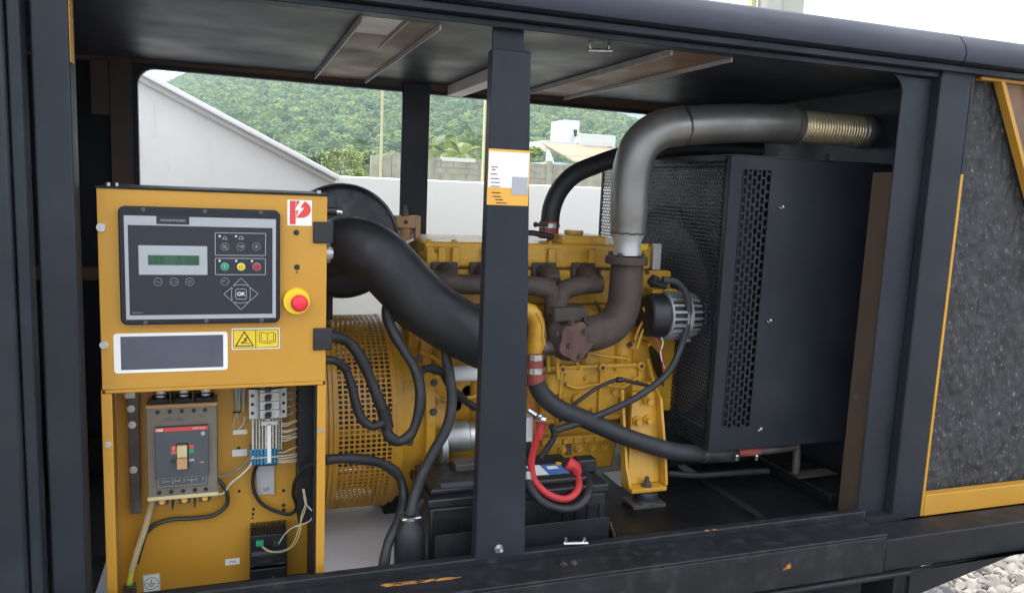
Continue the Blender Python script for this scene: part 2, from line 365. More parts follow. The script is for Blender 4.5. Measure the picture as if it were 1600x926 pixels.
def line_xz(mb, pts, w, y0, y1, closed=False):
    """thin printed line through x,z points"""
    P = [Vector((p[0], p[1])) for p in pts]
    if closed: P = P + [P[0]]
    for a, b in zip(P[:-1], P[1:]):
        d = (b - a); 
        if d.length < 1e-7: continue
        d.normalize(); n = Vector((-d.y, d.x)) * (w / 2); a2, b2 = a - d * w / 2, b + d * w / 2
        mb.prism([tuple(a2 - n), tuple(b2 - n), tuple(b2 + n), tuple(a2 + n)], y0, y1)
    return mb
# ================================================================== SETTING
def sheet(name, x0, x1, y0, y1, z, mat, label=None):
    mb = MB().add([(x0, y0, z), (x1, y0, z), (x1, y1, z), (x0, y1, z)], [(0, 1, 2, 3)])
    o = obj(name, mb, mat, smooth=0); o['kind'] = 'structure'; return o
sheet('ground', -3000, 3000, -3000, 3000, 0.0, 'ground')
sheet('grass_field', -600, 900, 2.9, 3000, 0.004, 'field')

# --- crushed stone: thousands of small rocks in one object
def gravel():
    def rock_proto(sub):
        bm = bmesh.new(); bmesh.ops.create_icosphere(bm, subdivisions=sub, radius=1.0)
        v = np.array([q.co[:] for q in bm.verts]); f = np.array([[q.index for q in p.verts] for p in bm.faces]); bm.free(); return v, f
    V, Fc = [], []; o = 0
    def scatter(n, x0, x1, y0, y1, smin, smax, sub):
        nonlocal o
        pv, pf = rock_proto(sub)
        protos = []
        for k in range(14):
            d = pv.copy()
            for q in range(9):      # chip flat facets off the ball: angular crushed stone
                nrm = rng.normal(size=3); nrm /= np.linalg.norm(nrm); h = rng.uniform(0.45, 0.8)
                e = d @ nrm - h; e[e < 0] = 0; d = d - e[:, None] * nrm
            protos.append(d * rng.uniform(0.7, 1.2, 3))
        for i in range(n):
            s = rng.uniform(smin, smax) * (0.7 + 0.6 * rng.random()); a = rng.uniform(0, 6.28, 3)
            Rz = np.array(Matrix.Rotation(a[0], 3, 'Z') @ Matrix.Rotation(a[1], 3, 'X') @ Matrix.Rotation(a[2], 3, 'Y'))
            p = protos[rng.integers(14)] @ Rz.T * s + np.array([rng.uniform(x0, x1), rng.uniform(y0, y1), s * rng.uniform(0.1, 0.75)])
            V.append(p); Fc.append(pf + o); o += len(p)
    scatter(6500, 2.3, 5.2, 0.2, 2.1, 0.018, 0.036, 2)
    scatter(9000, -3.0, 6.5, -2.2, 2.1, 0.018, 0.034, 1)
    v = np.concatenate(V); f = np.concatenate(Fc)
    me = bpy.data.meshes.new('gravel'); me.from_pydata(v.tolist(), [], f.tolist()); me.materials.append(M['stone'])
    ob = bpy.data.objects.new('gravel', me); COL.objects.link(ob)
    ob['kind'] = 'stuff'; ob['label'] = 'pale crushed stone covering the ground beside and under the machine'; ob['category'] = 'gravel'
gravel()

# --- white plastered boundary wall with the sloping end of an outbuilding
WY = 2.2
w = thing('boundary_wall', 'low white plastered wall close behind the machine', 'wall', (2.0, WY, 0))
obj('wall_face', MB().box(0.40, 14.0, WY, WY + 0.15, 0, 1.640), 'lowwall', w, bevel=0.006)
g = thing('gable_wall', 'white gable wall with a sloping coping that runs down to the low wall', 'wall', (-0.8, WY, 0))
c0, c1 = XZ(205, 106, WY), XZ(527, 278, WY)
sl = (c1[1] - c0[1]) / (c1[0] - c0[0]); xl = -2.6; zl = c0[1] + sl * (xl - c0[0])
def gz(x): return c0[1] + sl * (x - c0[0]) - 0.035
xe = c1[0] - 0.03
obj('wall_face', MB().prism([(xl, 0), (xe, 0), (xe, gz(xe)), (xl, gz(xl))], WY - 0.02, WY + 0.2), 'wall', g, bevel=0.005)
mb = MB(); d = Vector((1, sl)).normalized(); n = Vector((-d.y, d.x))
def cop(t0, t1, y0, y1):
    A = Vector((xl, zl)) ; B = Vector(c1)
    q = [A + n * t0, B + n * t0, B + n * t1, A + n * t1]; mb.prism([tuple(p) for p in q], y0, y1)
cop(-0.036, -0.014, WY - 0.045, WY + 0.24); cop(-0.0135, 0.010, WY - 0.085, WY + 0.27)
obj('coping', mb, 'coping', g, bevel=0.006)
mb = MB()          # the raised vertical mortar ridges under the plaster
for px, pa, pb in ((238, 163, 214), (325, 218, 268), (300, 272, 296), (411, 274, 298), (217, 215, 268), (260, 240, 262)):
    a, b = XZ(px, pa, WY - 0.02), XZ(px + 3, pb, WY - 0.02)
    mb.prism([(b[0] - .006, b[1]), (b[0] + .005, b[1]), (a[0] + .004, a[1]), (a[0] - .004, a[1])], WY - 0.0225, WY - 0.019); mb.cut()
each('plaster_ridge', mb, 'wall', g)

# --- weathered block wall on the next plot
BY = 34.0
t = thing('block_wall', 'weathered grey block wall beyond the low white wall', 'wall', (14, BY, 0))
def BX(px): return at(px, 265, y=BY)[0]
def BZ(px, py): return at(px, py, y=BY)[2]
ztop = BZ(800, 253)
mb = MB(); xs0, xs1 = BX(667), BX(1250); bw, bh = 0.62, 0.30
nrow = int(ztop / bh)
for r in range(nrow):
    x = xs0 - (bw / 2 if r % 2 else 0)
    while x < xs1:
        if r > nrow - 8:
            j = random.uniform(-0.012, 0.012); mb.box(max(x + 0.012, xs0), x + bw - 0.012, BY - 0.02 + j, BY + 0.1, r * bh + 0.012, (r + 1) * bh - 0.012)
        x += bw
obj('blocks', mb, 'concrete', t, kind='stuff')
obj('mortar_core', MB().box(xs0, xs1, BY, BY + 0.16, 0, nrow * bh), 'concrete', t)
obj('top_beam', MB().box(xs0, xs1, BY - 0.03, BY + 0.2, nrow * bh, nrow * bh + 0.12), 'concrete', t)
obj('upper_slab', MB().box(BX(690), BX(742), BY - 0.05, BY + 0.3, BZ(700, 252), BZ(700, 246)), 'house', t)
for k, px in enumerate((668, 853, 946)):
    obj('pillar', MB().box(BX(px), BX(px + 9), BY - 0.07, BY + 0.2, 0, BZ(px, 244 if k == 0 else 251)), 'concrete', t)
t = thing('concrete_shed', 'pale raw concrete shed wall beside the thin pole', 'wall', (BX(600), BY - 4, 0))
PY = BY - 4
for a, b, h in ((580, 598, 243), (598.6, 612, 241), (612.6, 668, 239)):
    xa, za = XZ(a, h, PY); xb, _ = XZ(b, h, PY)
    obj('panel', MB().box(xa, xb, PY, PY + 0.25, 0, za), 'concrete', t, bevel=0.01)

# --- house
HY = 88.0
def H(px, py): return XZ(px, py, HY)
t = thing('white_house', 'white modern house with a tan sloped roof and a cube tower', 'house', (H(900, 250)[0], HY, 0))
a, b = H(863, 225), H(911, 188)
obj('tower', MB().box(H(886, 225)[0], b[0], HY + 1, HY + 5.5, H(870, 238)[1], b[1]), 'house', t, bevel=0.03)
obj('parapet', MB().box(H(850, 225)[0], H(900, 225)[0], HY - 0.5, HY + 7, H(850, 236)[1], H(870, 221)[1]), 'house', t, bevel=0.03)
obj('upper_block', MB().box(H(901, 225)[0], H(957, 225)[0], HY - 0.8, HY + 7, H(920, 236)[1], H(930, 211)[1]), 'house', t, bevel=0.03)
r0, r1, r2, r3 = H(843, 226), H(957, 229), H(951, 258), H(874, 252)
zb, zt = H(880, 262)[1], H(880, 226)[1]
mb = MB().add([(r0[0], HY - 0.9, zt), (r1[0], HY - 0.9, zt), (r1[0], HY - 4.5, zb + 0.55), (r3[0], HY - 4.5, zb + 0.7), (r0[0], HY - 0.9, zt - 0.2), (r1[0], HY - 0.9, zt - 0.2), (r1[0], HY - 4.5, zb + 0.4), (r3[0], HY - 4.5, zb + 0.55)],
              [(0, 3, 2, 1), (4, 5, 6, 7), (0, 1, 5, 4), (1, 2, 6, 5), (2, 3, 7, 6), (3, 0, 4, 7)])
obj('roof', mb, 'tile', t)
mb = MB(); 
obj('wall', MB().box(H(848, 250)[0], H(957, 250)[0], HY - 3.2, HY + 6.9, 0, zb + 0.5), 'houseb', t)
obj('gable_end', MB().prism_x([(HY - 3.2, zb + 0.5), (HY - 1.0, zb + 0.5), (HY - 1.0, zt - 0.3)], H(848, 250)[0], H(850, 250)[0]), 'houseb', t)
wdw = obj('window', MB().box(H(886, 255)[0], H(905, 255)[0], HY - 3.35, HY - 3.15, zb - 0.5, zb + 0.35), 'house', t)
for k in range(3):
    x0 = H(887 + 6.2 * k, 255)[0]; obj('pane', MB().box(x0, x0 + 0.34, HY - 3.4, HY - 3.36, zb - 0.4, zb + 0.3), 'window', wdw)
obj('vent', MB().box(H(944, 232)[0], H(951, 232)[0], HY - 1.0, HY - 0.82, H(947, 235)[1], H(947, 230)[1]), 'window', t)
obj('chimney', MB().cyl((H(898, 215)[0], HY - 0.2, H(898, 214)[1]), (H(898, 203)[0], HY - 0.2, H(898, 203)[1]), 0.16, 0.28, n=8), 'window', t)

# --- poles and wires
def pole(name, px, py0, Y, r, label, mat='pole'):
    x, z = XZ(px, py0, Y); mb = MB().cyl((x, Y, 0), (x + 0.01 * Y * 0.1, Y, 7.5), r * 1.1, r * 0.9, n=10)
    return solo(name, mb, mat, label, 'pole')
pole('utility_pole', 596, 200, 20, 0.036, 'thin pale pole standing in front of the raw concrete shed wall')
x, z = XZ(761, 200, 14); solo('wooden_post', MB().box(x - .055, x + .055, 14, 14.11, 0, 6.5), 'pole', 'tall pale square post seen beside the sticker on the black centre post', 'post', bevel=0.006)
for k, (pa, pb) in enumerate((((470, 222), (700, 236)), ((470, 228), (1000, 246)))):
    A, B = at(*pa, y=45), at(*pb, y=45 + 3 * k); mb = MB().tube([A, tuple((np.array(A) + np.array(B)) / 2 - np.array([0, 0, .12])), B], 0.014, n=5, step=1.0)
    solo('power_line', mb, 'darkmetal', ('upper' if k == 0 else 'lower') + ' thin overhead wire crossing in front of the wooded hill', 'wire')
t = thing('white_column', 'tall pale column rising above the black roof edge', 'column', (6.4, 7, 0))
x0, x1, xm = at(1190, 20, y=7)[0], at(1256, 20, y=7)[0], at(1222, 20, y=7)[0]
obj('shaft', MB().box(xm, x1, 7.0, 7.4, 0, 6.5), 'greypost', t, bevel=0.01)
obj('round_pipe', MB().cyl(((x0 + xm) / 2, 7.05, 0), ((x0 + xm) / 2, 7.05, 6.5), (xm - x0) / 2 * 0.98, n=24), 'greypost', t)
obj('edge_strip', MB().box(x0 - 0.085, x0 - 0.01, 7.1, 7.2, 0, 6.5), 'pole', t)

# --- vegetation
def leaf_cloud(n, rad, leaf, lumps):
    mb = MB()
    for i in range(n):
        c, r = lumps[random.randrange(len(lumps))]
        u = Vector((random.gauss(0, 1), random.gauss(0, 1), random.gauss(0, 1))).normalized() * (random.random() ** 0.4)
        p = Vector(c) + Vector((u.x * r, u.y * r, u.z * r * 0.85))
        a = Vector((random.gauss(0, 1), random.gauss(0, 1), random.gauss(0, 1))).normalized(); b = a.orthogonal().normalized()
        s = leaf * random.uniform(0.6, 1.3)
        mb.add([p - a * s, p + b * s * 0.5, p + a * s, p - b * s * 0.5], [(0, 1, 2, 3)])
    return mb
def bush(name, px, pyt, width_px, Y, mat, label, cat='tree', group=None, n=1500, lf=1.0):
    x, zt = XZ(px, pyt, Y); wpx = (Y + 1.55) / 1223.0 * 1.05; W = width_px * wpx / 2
    t = thing(name, label, cat, (x, Y, 0), group)
    lumps = []
    for k in range(16):
        a = random.uniform(0, 6.28); q = random.random() ** 0.5
        r = W * random.uniform(0.22, 0.42)
        lumps.append(((x + math.cos(a) * q * W * 0.75, Y + math.sin(a) * q * W * 0.75, max(r, zt - r * 0.85 - (q ** 2) * W * 0.55 * random.uniform(0.5, 1.3))), r))
    lumps.append(((x, Y, zt - W * 0.3), W * 0.3))
    obj('crown', leaf_cloud(n, 0, 0.011 * Y / 2 * 0.36 * lf, lumps), mat, t, smooth=0)
    mb = MB()
    for k in range(5):
        c = lumps[k][0]; mb.tube([(x, Y, 0), (x + (c[0] - x) * .3, Y + (c[1] - Y) * .3, c[2] * .5), c], lambda q: W * 0.05 * (1.1 - q), n=6, step=0.4)
    obj('trunk', mb, 'trunk', t); return t
bush('leafy_tree', 540, 226, 80, 40, 'leafy', 'bright yellow green tree just right of the sloping coping')
bush('leafy_tree', 505, 236, 60, 44, 'leafd', 'darker green tree partly behind the foot of the sloping coping')
bush('low_bush', 560, 262, 60, 30, 'leafy', 'low lime green bush at the foot of the raw concrete shed wall', 'bush', n=900)
bush('leafy_tree', 575, 235, 46, 52, 'leafd', 'mid green tree just behind the thin pale pole')
bush('leafy_tree', 836, 228, 36, 60, 'leafy', 'small yellow green tree at the left corner of the white house')
for k, (px, py, wd, Y, m, lab) in enumerate(((690, 214, 60, 72, 'leafd', 'green tree among the palms just right of the black rear post'), (735, 206, 70, 76, 'leafd', 'broad green tree behind the palms left of the tall square post'),
                                       (665, 206, 60, 80, 'leafy', 'light green tree mostly hidden by the black rear post'), (640, 225, 50, 78, 'leafd', 'dark tree hidden behind the black rear post'))):
    bush('leafy_tree', px, py, wd, Y, m, lab, n=1300)
def palm(px, pyt, Y, L, label, mat='frond', tilt=0.0):
    x, zt = XZ(px, pyt, Y); t = thing('palm_tree', label, 'palm', (x, Y, 0), 'palms beyond the block wall')
    top = Vector((x, Y, zt - L * 0.35))
    obj('trunk', MB().tube([(x + tilt, Y, 0), (x + tilt * .4, Y, top.z * .5), tuple(top)], lambda q: 0.17 - 0.06 * q, n=8, step=0.5), 'trunk', t)
    for k in range(17):
        a = k * 2.399 + random.uniform(-.2, .2); el = random.uniform(0.15, 1.25); mb = MB()
        pts = []
        for i in range(9):
            s = i / 8 * L; drop = 0.62 * (s / L) ** 2 * L * (0.55 + 0.5 * math.cos(el))
            pts.append(top + Vector((math.cos(a) * math.cos(el) * s, math.sin(a) * math.cos(el) * s, math.sin(el) * s - drop)))
        mb.tube(pts, lambda q: 0.035 * (1.1 - q), n=4, step=L)
        for i in range(1, 9):
            for q in (0, .33, .67):
                p = pts[i - 1].lerp(pts[i], q); dr = (pts[i] - pts[i - 1]).normalized(); sd = dr.cross(Vector((0, 0, 1))).normalized()
                ll = L * 0.17 * math.sin(math.pi * min(0.95, (i + q) / 9.5)) + 0.08
                for sg in (-1, 1):
                    e = p + sd * (sg * ll) + dr * ll * 0.55 - Vector((0, 0, ll * 0.45)); w2 = dr * 0.024
                    mb.add([p - w2, p + w2, e + w2 * .3, e - w2 * .3], [(0, 1, 2, 3)])
        obj('frond', mb, mat, t, smooth=0)
palm(672, 213, 60, 3.2, 'green palm close beside the black rear post')
palm(697, 220, 56, 2.8, 'shorter palm in the gap between rear post and square post', 'leafy')
palm(722, 228, 50, 2.4, 'bright yellow green palm low over the block wall', 'leafy')
palm(742, 208, 64, 3.4, 'tall palm just left of the pale square post')
palm(568, 224, 55, 3.0, 'palm rising behind the bright tree left of the thin pole')

# --- hills
RY = 640.0
ridge_px = [(-500, 330), (0, 235), (120, 185), (200, 180), (265, 142), (300, 124), (340, 110), (430, 80), (520, 62), (610, 76), (690, 116), (745, 146), (800, 164), (850, 183), (900, 202), (950, 221), (1010, 245), (1120, 290), (1250, 310)]
rxz = [XZ(a, b, RY) for a, b in ridge_px]
rx = np.array([q[0] for q in rxz]); rz = np.array([q[1] for q in rxz])
def hill_h(x, y):
    s = np.clip((y - 190) / (RY - 190), 0, 1.0)
    h = np.interp(x, rx, np.maximum(rz, 0)) * (s ** 0.85)
    return h * (1 - np.clip((y - RY) / 500, 0, 1)) + 3.0 * np.sin(x * 0.021 + y * 0.013) * s
gx = np.linspace(-420, 1500, 150); gy = np.linspace(185, 1100, 60)
vs = [(x, y, float(hill_h(x, y)) - 0.6) for y in gy for x in gx]
fs = [(j * 150 + i, j * 150 + i + 1, (j + 1) * 150 + i + 1, (j + 1) * 150 + i) for j in range(59) for i in range(149)]
o = obj('near_hill', MB().add(vs, fs), 'hill', smooth=180); o['kind'] = 'structure'
def crowns():
    N = 34000; xs = rng.uniform(-130, 640, N * 2); ys = 190 + (RY + 25 - 190) * rng.random(N * 2) ** 0.8
    pxr = xs / (ys + 1.55); keep = (pxr > -0.32) & (pxr < 1.0); xs, ys = xs[keep][:N], ys[keep][:N]
    vs = [(x, y, float(hill_h(x, y)) + random.uniform(-.3, 1.6)) for x, y in zip(xs, ys)]
    me = bpy.data.meshes.new('hillside_forest'); me.from_pydata(vs, [], []); me.materials.append(M['forest'])
    ob = bpy.data.objects.new('hillside_forest', me); COL.objects.link(ob)
    ob['kind'] = 'stuff'; ob['label'] = 'dense green forest covering the hillside behind the walls'; ob['category'] = 'forest'
    ng = bpy.data.node_groups.new('crown_scatter', 'GeometryNodeTree'); n, l = ng.nodes, ng.links
    ng.interface.new_socket('Geometry', in_out='INPUT', socket_type='NodeSocketGeometry'); ng.interface.new_socket('Geometry', in_out='OUTPUT', socket_type='NodeSocketGeometry')
    gi, go = n.new('NodeGroupInput'), n.new('NodeGroupOutput')
    join = n.new('GeometryNodeJoinGeometry'); join2 = n.new('GeometryNodeJoinGeometry')
    for k in range(6):          # six different lumpy, leafy crowns
        ico = n.new('GeometryNodeMeshIcoSphere'); ico.inputs['Subdivisions'].default_value = 4; ico.inputs['Radius'].default_value = 1.0
        sp = n.new('GeometryNodeSetPosition'); pos = n.new('GeometryNodeInputPosition')
        acc = None
        for sc, am in ((0.9, 0.75), (2.1, 0.55), (5.5, 0.50)):
            nt = n.new('ShaderNodeTexNoise'); nt.noise_dimensions = '4D'; nt.inputs['W'].default_value = k * 7.3 + sc; nt.inputs['Scale'].default_value = sc; nt.inputs['Detail'].default_value = 1.0
            sub = n.new('ShaderNodeMath'); sub.operation = 'SUBTRACT'; sub.inputs[1].default_value = 0.5; l.new(nt.outputs['Fac'], sub.inputs[0])
            mul = n.new('ShaderNodeMath'); mul.operation = 'MULTIPLY'; mul.inputs[1].default_value = am * 1.5; l.new(sub.outputs[0], mul.inputs[0])
            if acc is None: acc = mul.outputs[0]
            else:
                ad = n.new('ShaderNodeMath'); l.new(acc, ad.inputs[0]); l.new(mul.outputs[0], ad.inputs[1]); acc = ad.outputs[0]
        vm = n.new('ShaderNodeVectorMath'); vm.operation = 'SCALE'; l.new(pos.outputs[0], vm.inputs[0]); l.new(acc, vm.inputs['Scale'])
        l.new(ico.outputs['Mesh'], sp.inputs['Geometry']); l.new(vm.outputs[0], sp.inputs['Offset'])
        sm = n.new('GeometryNodeSetMaterial'); sm.inputs['Material'].default_value = M['forest']; l.new(sp.outputs[0], sm.inputs['Geometry'])
        g2i = n.new('GeometryNodeGeometryToInstance'); l.new(sm.outputs[0], g2i.inputs[0]); l.new(g2i.outputs[0], join.inputs[0])
    iop = n.new('GeometryNodeInstanceOnPoints'); iop.inputs['Pick Instance'].default_value = True
    rs = n.new('FunctionNodeRandomValue'); rs.data_type = 'FLOAT_VECTOR'; rs.inputs['Min'].default_value = (1.2, 1.2, 1.1); rs.inputs['Max'].default_value = (3.0, 3.0, 3.0)
    rr_ = n.new('FunctionNodeRandomValue'); rr_.data_type = 'FLOAT_VECTOR'; rr_.inputs['Max'].default_value = (0.5, 0.5, 6.28)
    ri = n.new('FunctionNodeRandomValue'); ri.data_type = 'INT'; ri.inputs['Min'].default_value = 0
    for s in ri.inputs:
        if s.name == 'Max' and s.type == 'INT': s.default_value = 5
    l.new(gi.outputs[0], iop.inputs['Points']); l.new(join.outputs[0], iop.inputs['Instance'])
    l.new(rs.outputs[0], iop.inputs['Scale']); l.new(rr_.outputs[0], iop.inputs['Rotation'])
    for s in ri.outputs:
        if s.type == 'INT': l.new(s, iop.inputs['Instance Index'])
    l.new(iop.outputs[0], go.inputs[0])
    md = ob.modifiers.new('crown_scatter', 'NODES'); md.node_group = ng
crowns()
FY = 1500.0
fpx = [(300, 130), (560, 90), (760, 60), (880, 70), (960, 90), (1020, 110), (1100, 140), (1250, 170), (1500, 200)]
fxz = [XZ(a, b, FY) for a, b in fpx]; fx = np.array([q[0] for q in fxz]); fz = np.array([q[1] for q in fxz])
gx = np.linspace(-300, 2600, 220); gy = np.linspace(1000, 1800, 60); vs = []
for y in gy:
    for x in gx:
        s = min(1, max(0, (y - 1000) / 500)); h = float(np.interp(x, fx, fz)) * s ** 0.9 * (1 if y <= FY else max(0, 1 - (y - FY) / 600))
        h += 15 * s * (mnoise.noise(Vector((x * 0.007, y * 0.0035, 3.1))) + 0.4 * mnoise.noise(Vector((x * 0.025, y * 0.014, 1.1)))); vs.append((x, y, h))
fs = [(j * 220 + i, j * 220 + i + 1, (j + 1) * 220 + i + 1, (j + 1) * 220 + i) for j in range(59) for i in range(219)]
o = obj('far_hill', MB().add(vs, fs), 'hill', smooth=180); o['kind'] = 'structure'
# --- haze: one closed box of thin air
zt = max(float(fz.max()), float(rz.max())) + 60
hz = MB().box(-3100, 4600, -3100, 3100, -1.0, zt)
hm = bpy.data.materials.new('haze_air'); hm.use_nodes = True
for q in list(hm.node_tree.nodes):
    if q.type == 'BSDF_PRINCIPLED': hm.node_tree.nodes.remove(q)
pv = hm.node_tree.nodes.new('ShaderNodeVolumePrincipled'); pv.inputs['Color'].default_value = (0.70, 0.82, 0.97, 1); pv.inputs['Density'].default_value = 0.00055
hm.node_tree.links.new(pv.outputs['Volume'], hm.node_tree.nodes['Material Output'].inputs['Volume'])
M['haze'] = hm
HAZE = True
if HAZE:
    o = obj('haze', hz, 'haze', smooth=0); o['kind'] = 'stuff'

# ================================================================== CANOPY OF THE MACHINE
ZR, ZU = 2.052, 1.945        # roof top, roof underside
XL, XR = -0.265, at(1376, 460, y=.022)[0]       # front door opening
cn = thing('generator_canopy', 'black steel canopy of the generator set with its side doors off', 'generator', (0.7, 0.5, 0))
# roof: rolled front edge, deck
prof = [(-0.03, 1.969), (-0.042, 1.973), (-0.046, 1.990), (-0.040, 2.012), (-0.022, 2.034), (0.01, 2.047), (0.06, 2.052)]
poly = prof + [(1.06, 2.052), (1.11, 2.047), (1.14, 2.034), (1.158, 2.012), (1.16, 1.985), (1.15, 1.969), (1.08, 1.969), (1.08, 1.946), (0.03, 1.946), (0.03, 1.969)]
obj('roof', MB().prism_x(poly, -1.45, 1.684), 'roofin', cn, smooth=40)
obj('end_roof', MB().prism_x(poly, 1.688, 2.34), 'roofin', cn, smooth=40)
obj('roof_bolt', MB().ball(at(1466, 68, y=0.0), 0.006), 'darkmetal', cn)
# door header with its stepped rebate
mb = MB().box(-1.4, 2.33, -0.02, 0.028, 1.952, 1.967); mb.box(XL, XR + 0.11, 0.004, 0.045, 1.938, 1.951); obj('door_header', mb, 'black', cn, bevel=0.002)
# front posts
obj('post', MB().box(-0.323, XL, -0.004, 0.05, 0.80, 1.9375), 'black', cn, bevel=0.004)
obj('door_edge', MB().rrect(-0.353, -0.333, 0.80, 1.96, 0.004, -0.022, 0.02), 'black', cn, bevel=0.003)
obj('side_panel', MB().box(-1.4, -0.355, -0.032, 0.0, 0.80, 1.964), 'black', cn, bevel=0.006)
#obj('jamb', MB().box(XL - 0.006, XL - 0.002, 0.052, 0.20, 0.80, 1.943), 'blackr', cn)
obj('worn_edge', MB().box(XL - 0.001, XL + 0.0012, 0.0, 0.03, 1.80, 1.93), 'yellow', cn)
mb = MB().prism(rr(XR, 1.66, 0.71, 1.9375, 0.003), 0.022, 0.027)
obj('door_rebate', mb, 'black', cn, bevel=0.003)
# rounded upper corner of the opening
pc = [(XR - 0.045, 1.9375)] + [(XR - 0.045 + 0.045 * math.sin(R_(a)), 1.9375 - 0.045 * (1 - math.cos(R_(a)))) for a in range(10, 91, 10)] + [(XR + .002, 1.9375)]
obj('corner_gusset', MB().prism(pc, 0.022, 0.027), 'black', cn)
mb = MB().box(1.662, 1.7625, -0.004, 0.06, 0.775, 1.966); obj('post', mb, 'black', cn, bevel=0.004)
xj = at(1376, 500, y=.028)[0]; yj = at(1340, 500, x=xj)[1]
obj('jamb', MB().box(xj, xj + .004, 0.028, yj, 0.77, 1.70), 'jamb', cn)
obj('jamb', MB().box(xj, xj + .004, 0.028, 0.044, 1.7005, 1.93), 'blackr', cn, label='black upper part of the right jamb')  # darkening towards the top of the jamb, put in as a black piece
#obj('jamb_edge', MB().box(XR - .0005, XR + .0015, 0.0225, 0.046, 0.90, 1.08), 'yellowp', cn)
obj('jamb_bolt', MB().bolt((xj, (yj + .06) / 2, 1.10), 0.006, 0.005, (-1, 0, 0)), 'darkmetal', cn)
# centre post, a folded plate wider at its foot
mb = MB(); ftl, ftr, fbr, fbl = XZ(770, 78, -0.004), XZ(830, 80, -0.004), XZ(822, 842, -0.004), XZ(742, 868, -0.004)
ztp = 1.945
mb.hexa([(fbl[0], -.004, .80), (fbr[0], -.004, .80), (ftr[0], -.004, ztp - .135), (ftl[0], -.004, ztp - .135), (fbl[0], .030, .80), (fbr[0], .030, .80), (ftr[0], .030, ztp - .135), (ftl[0], .030, ztp - .135)])
ztp0 = XZ(800, 79, -.004)[1]
mb = MB(); mb.hexa([(fbl[0], -.004, .806), (fbr[0], -.004, .806), (ftr[0], -.004, ztp0), (ftl[0], -.004, ztp0), (fbl[0], .028, .806), (fbr[0], .028, .806), (ftr[0], .028, ztp0), (ftl[0], .028, ztp0)])
cpost = obj('centre_post', mb, 'black', cn, bevel=0.003)
obj('post_tab', MB().box(ftl[0] + .01, ftr[0] - .006, .029, .036, ztp0 - .05, 1.944), 'black', cn)
c = at(779, 856, y=-0.006); obj('stud', MB().cyl(c, (c[0], c[1] - .02, c[2] + .004), .004, n=8).bolt(c, .007, .006), 'zinc', cpost)
XE, XT = at(1386, 845, y=-.103)[0], at(1424, 890, y=-.108)[0]
# sill, base rail, lower flange
obj('sill', MB().box(-1.4, XR + .004, -0.004, 0.020, 0.700, 0.812), 'sill', cn, bevel=0.003)
obj('sill_ledge', MB().box(-1.4, XE, -0.104, -0.006, 0.7895, 0.796), 'sill', cn, bevel=0.002)
obj('post_foot', MB().box(XR + .0045, 1.70, -0.0055, 0.0215, 0.700, 0.7945), 'sill', cn)
obj('base_rail', MB().box(-1.4, XE, -0.103, -0.06, 0.690, 0.789), 'sill', cn, bevel=0.004)
#obj('sill_corner', MB().box(XR - .12, XR + .10, -0.0995, 0.02, 0.7965, 0.815), 'sill', cn, bevel=0.003)
obj('lower_flange', MB().rrect(-1.4, XT - .003, 0.676, 0.6885, 0.004, -0.112, 0.0), 'blackr', cn, bevel=0.004)
obj('lower_web', MB().box(-1.4, at(1386, 905, y=.12)[0], 0.12, 0.14, 0.15, 0.675), 'blackr', cn); obj('lower_web', MB().box(at(1396, 905, y=.12)[0], at(1396, 905, y=.12)[0] + .10, 0.12, 0.14, 0.15, 0.675), 'blackr', cn)
obj('support_leg', MB().box(at(1399, 900, y=-.09)[0], XT - .002, -0.09, 0.02, 0.25, 0.675), 'blackr', cn, bevel=0.004)
#obj('leg_bolt', MB().bolt(at(1392, 910, y=-.085), .012, .012), 'zinc', cn)
def chips(spots, z0, z1, y0, y1, lab=None):
    for px, py, w, h in spots:
        p = at(px, py, y=y0); n_ = 7; pts = []
        for k in range(n_):
            an = 2 * math.pi * k / n_; q = random.uniform(.6, 1.0); pts.append((p[0] + w / 2 * q * math.cos(an), p[2] + h / 2 * q * math.sin(an)))
        obj('paint_chip', MB().prism(pts, y0, y1), 'yellow', cn)
for px in (612, 640, 668, 700):
    p = at(px, 916 - (px - 606) * .105, z=.7965); pts = []
    L_ = random.uniform(.014, .040); W_ = random.uniform(.005, .011); n_ = 17; vs = []
    for k in range(n_):
        an = 2 * math.pi * k / n_; q = random.uniform(.45, 1.0); vs.append((p[0] + L_ * q * math.cos(an), p[1] + .008 + W_ * q * math.sin(an), .7965))
    obj('paint_chip', MB().add(vs + [(x_, y_, .7955) for x_, y_, z_ in vs], [tuple(range(n_))] + [(k, k + n_, (k + 1) % n_ + n_, (k + 1) % n_) for k in range(n_)]), 'chip', cn)
for k in range(2):
    x = at(1105 + k * 13, 823, y=-.0045)[0]; obj('paint_chip', MB().box(x - random.uniform(.004, .010), x + random.uniform(.003, .008), -.0050, random.uniform(-.002, .001), .8110, .8125), 'chip', cn)
# right end: fascia and tapering tow end
obj('end_fascia', MB().box(XE + .003, 2.34, -0.099, -0.0075, 0.690, 0.7765), 'blackr', cn, bevel=0.004)
sA, sB = XZ(1600, 856, -0.10), XZ(1430, 926, -0.10); k2 = (sA[1] - sB[1]) / (sA[0] - sB[0])
pl = [(XT, 0.6885), (XT, sA[1] + k2 * (XT - sA[0])), (sA[0], sA[1]), (2.30, min(.685, sA[1] + k2 * (2.30 - sA[0]))), (2.30, 0.6885)]
obj('taper_plate', MB().prism(pl, -0.108, -0.095), 'blackr', cn, bevel=0.003)
obj('end_floor', MB().box(XE + .003, 2.34, -0.0295, 1.12, 0.70, 0.72), 'blackr', cn)
obj('nose_wall', MB().box(2.30, 2.34, 0.0, 1.12, 0.72, 1.945), 'black', cn)
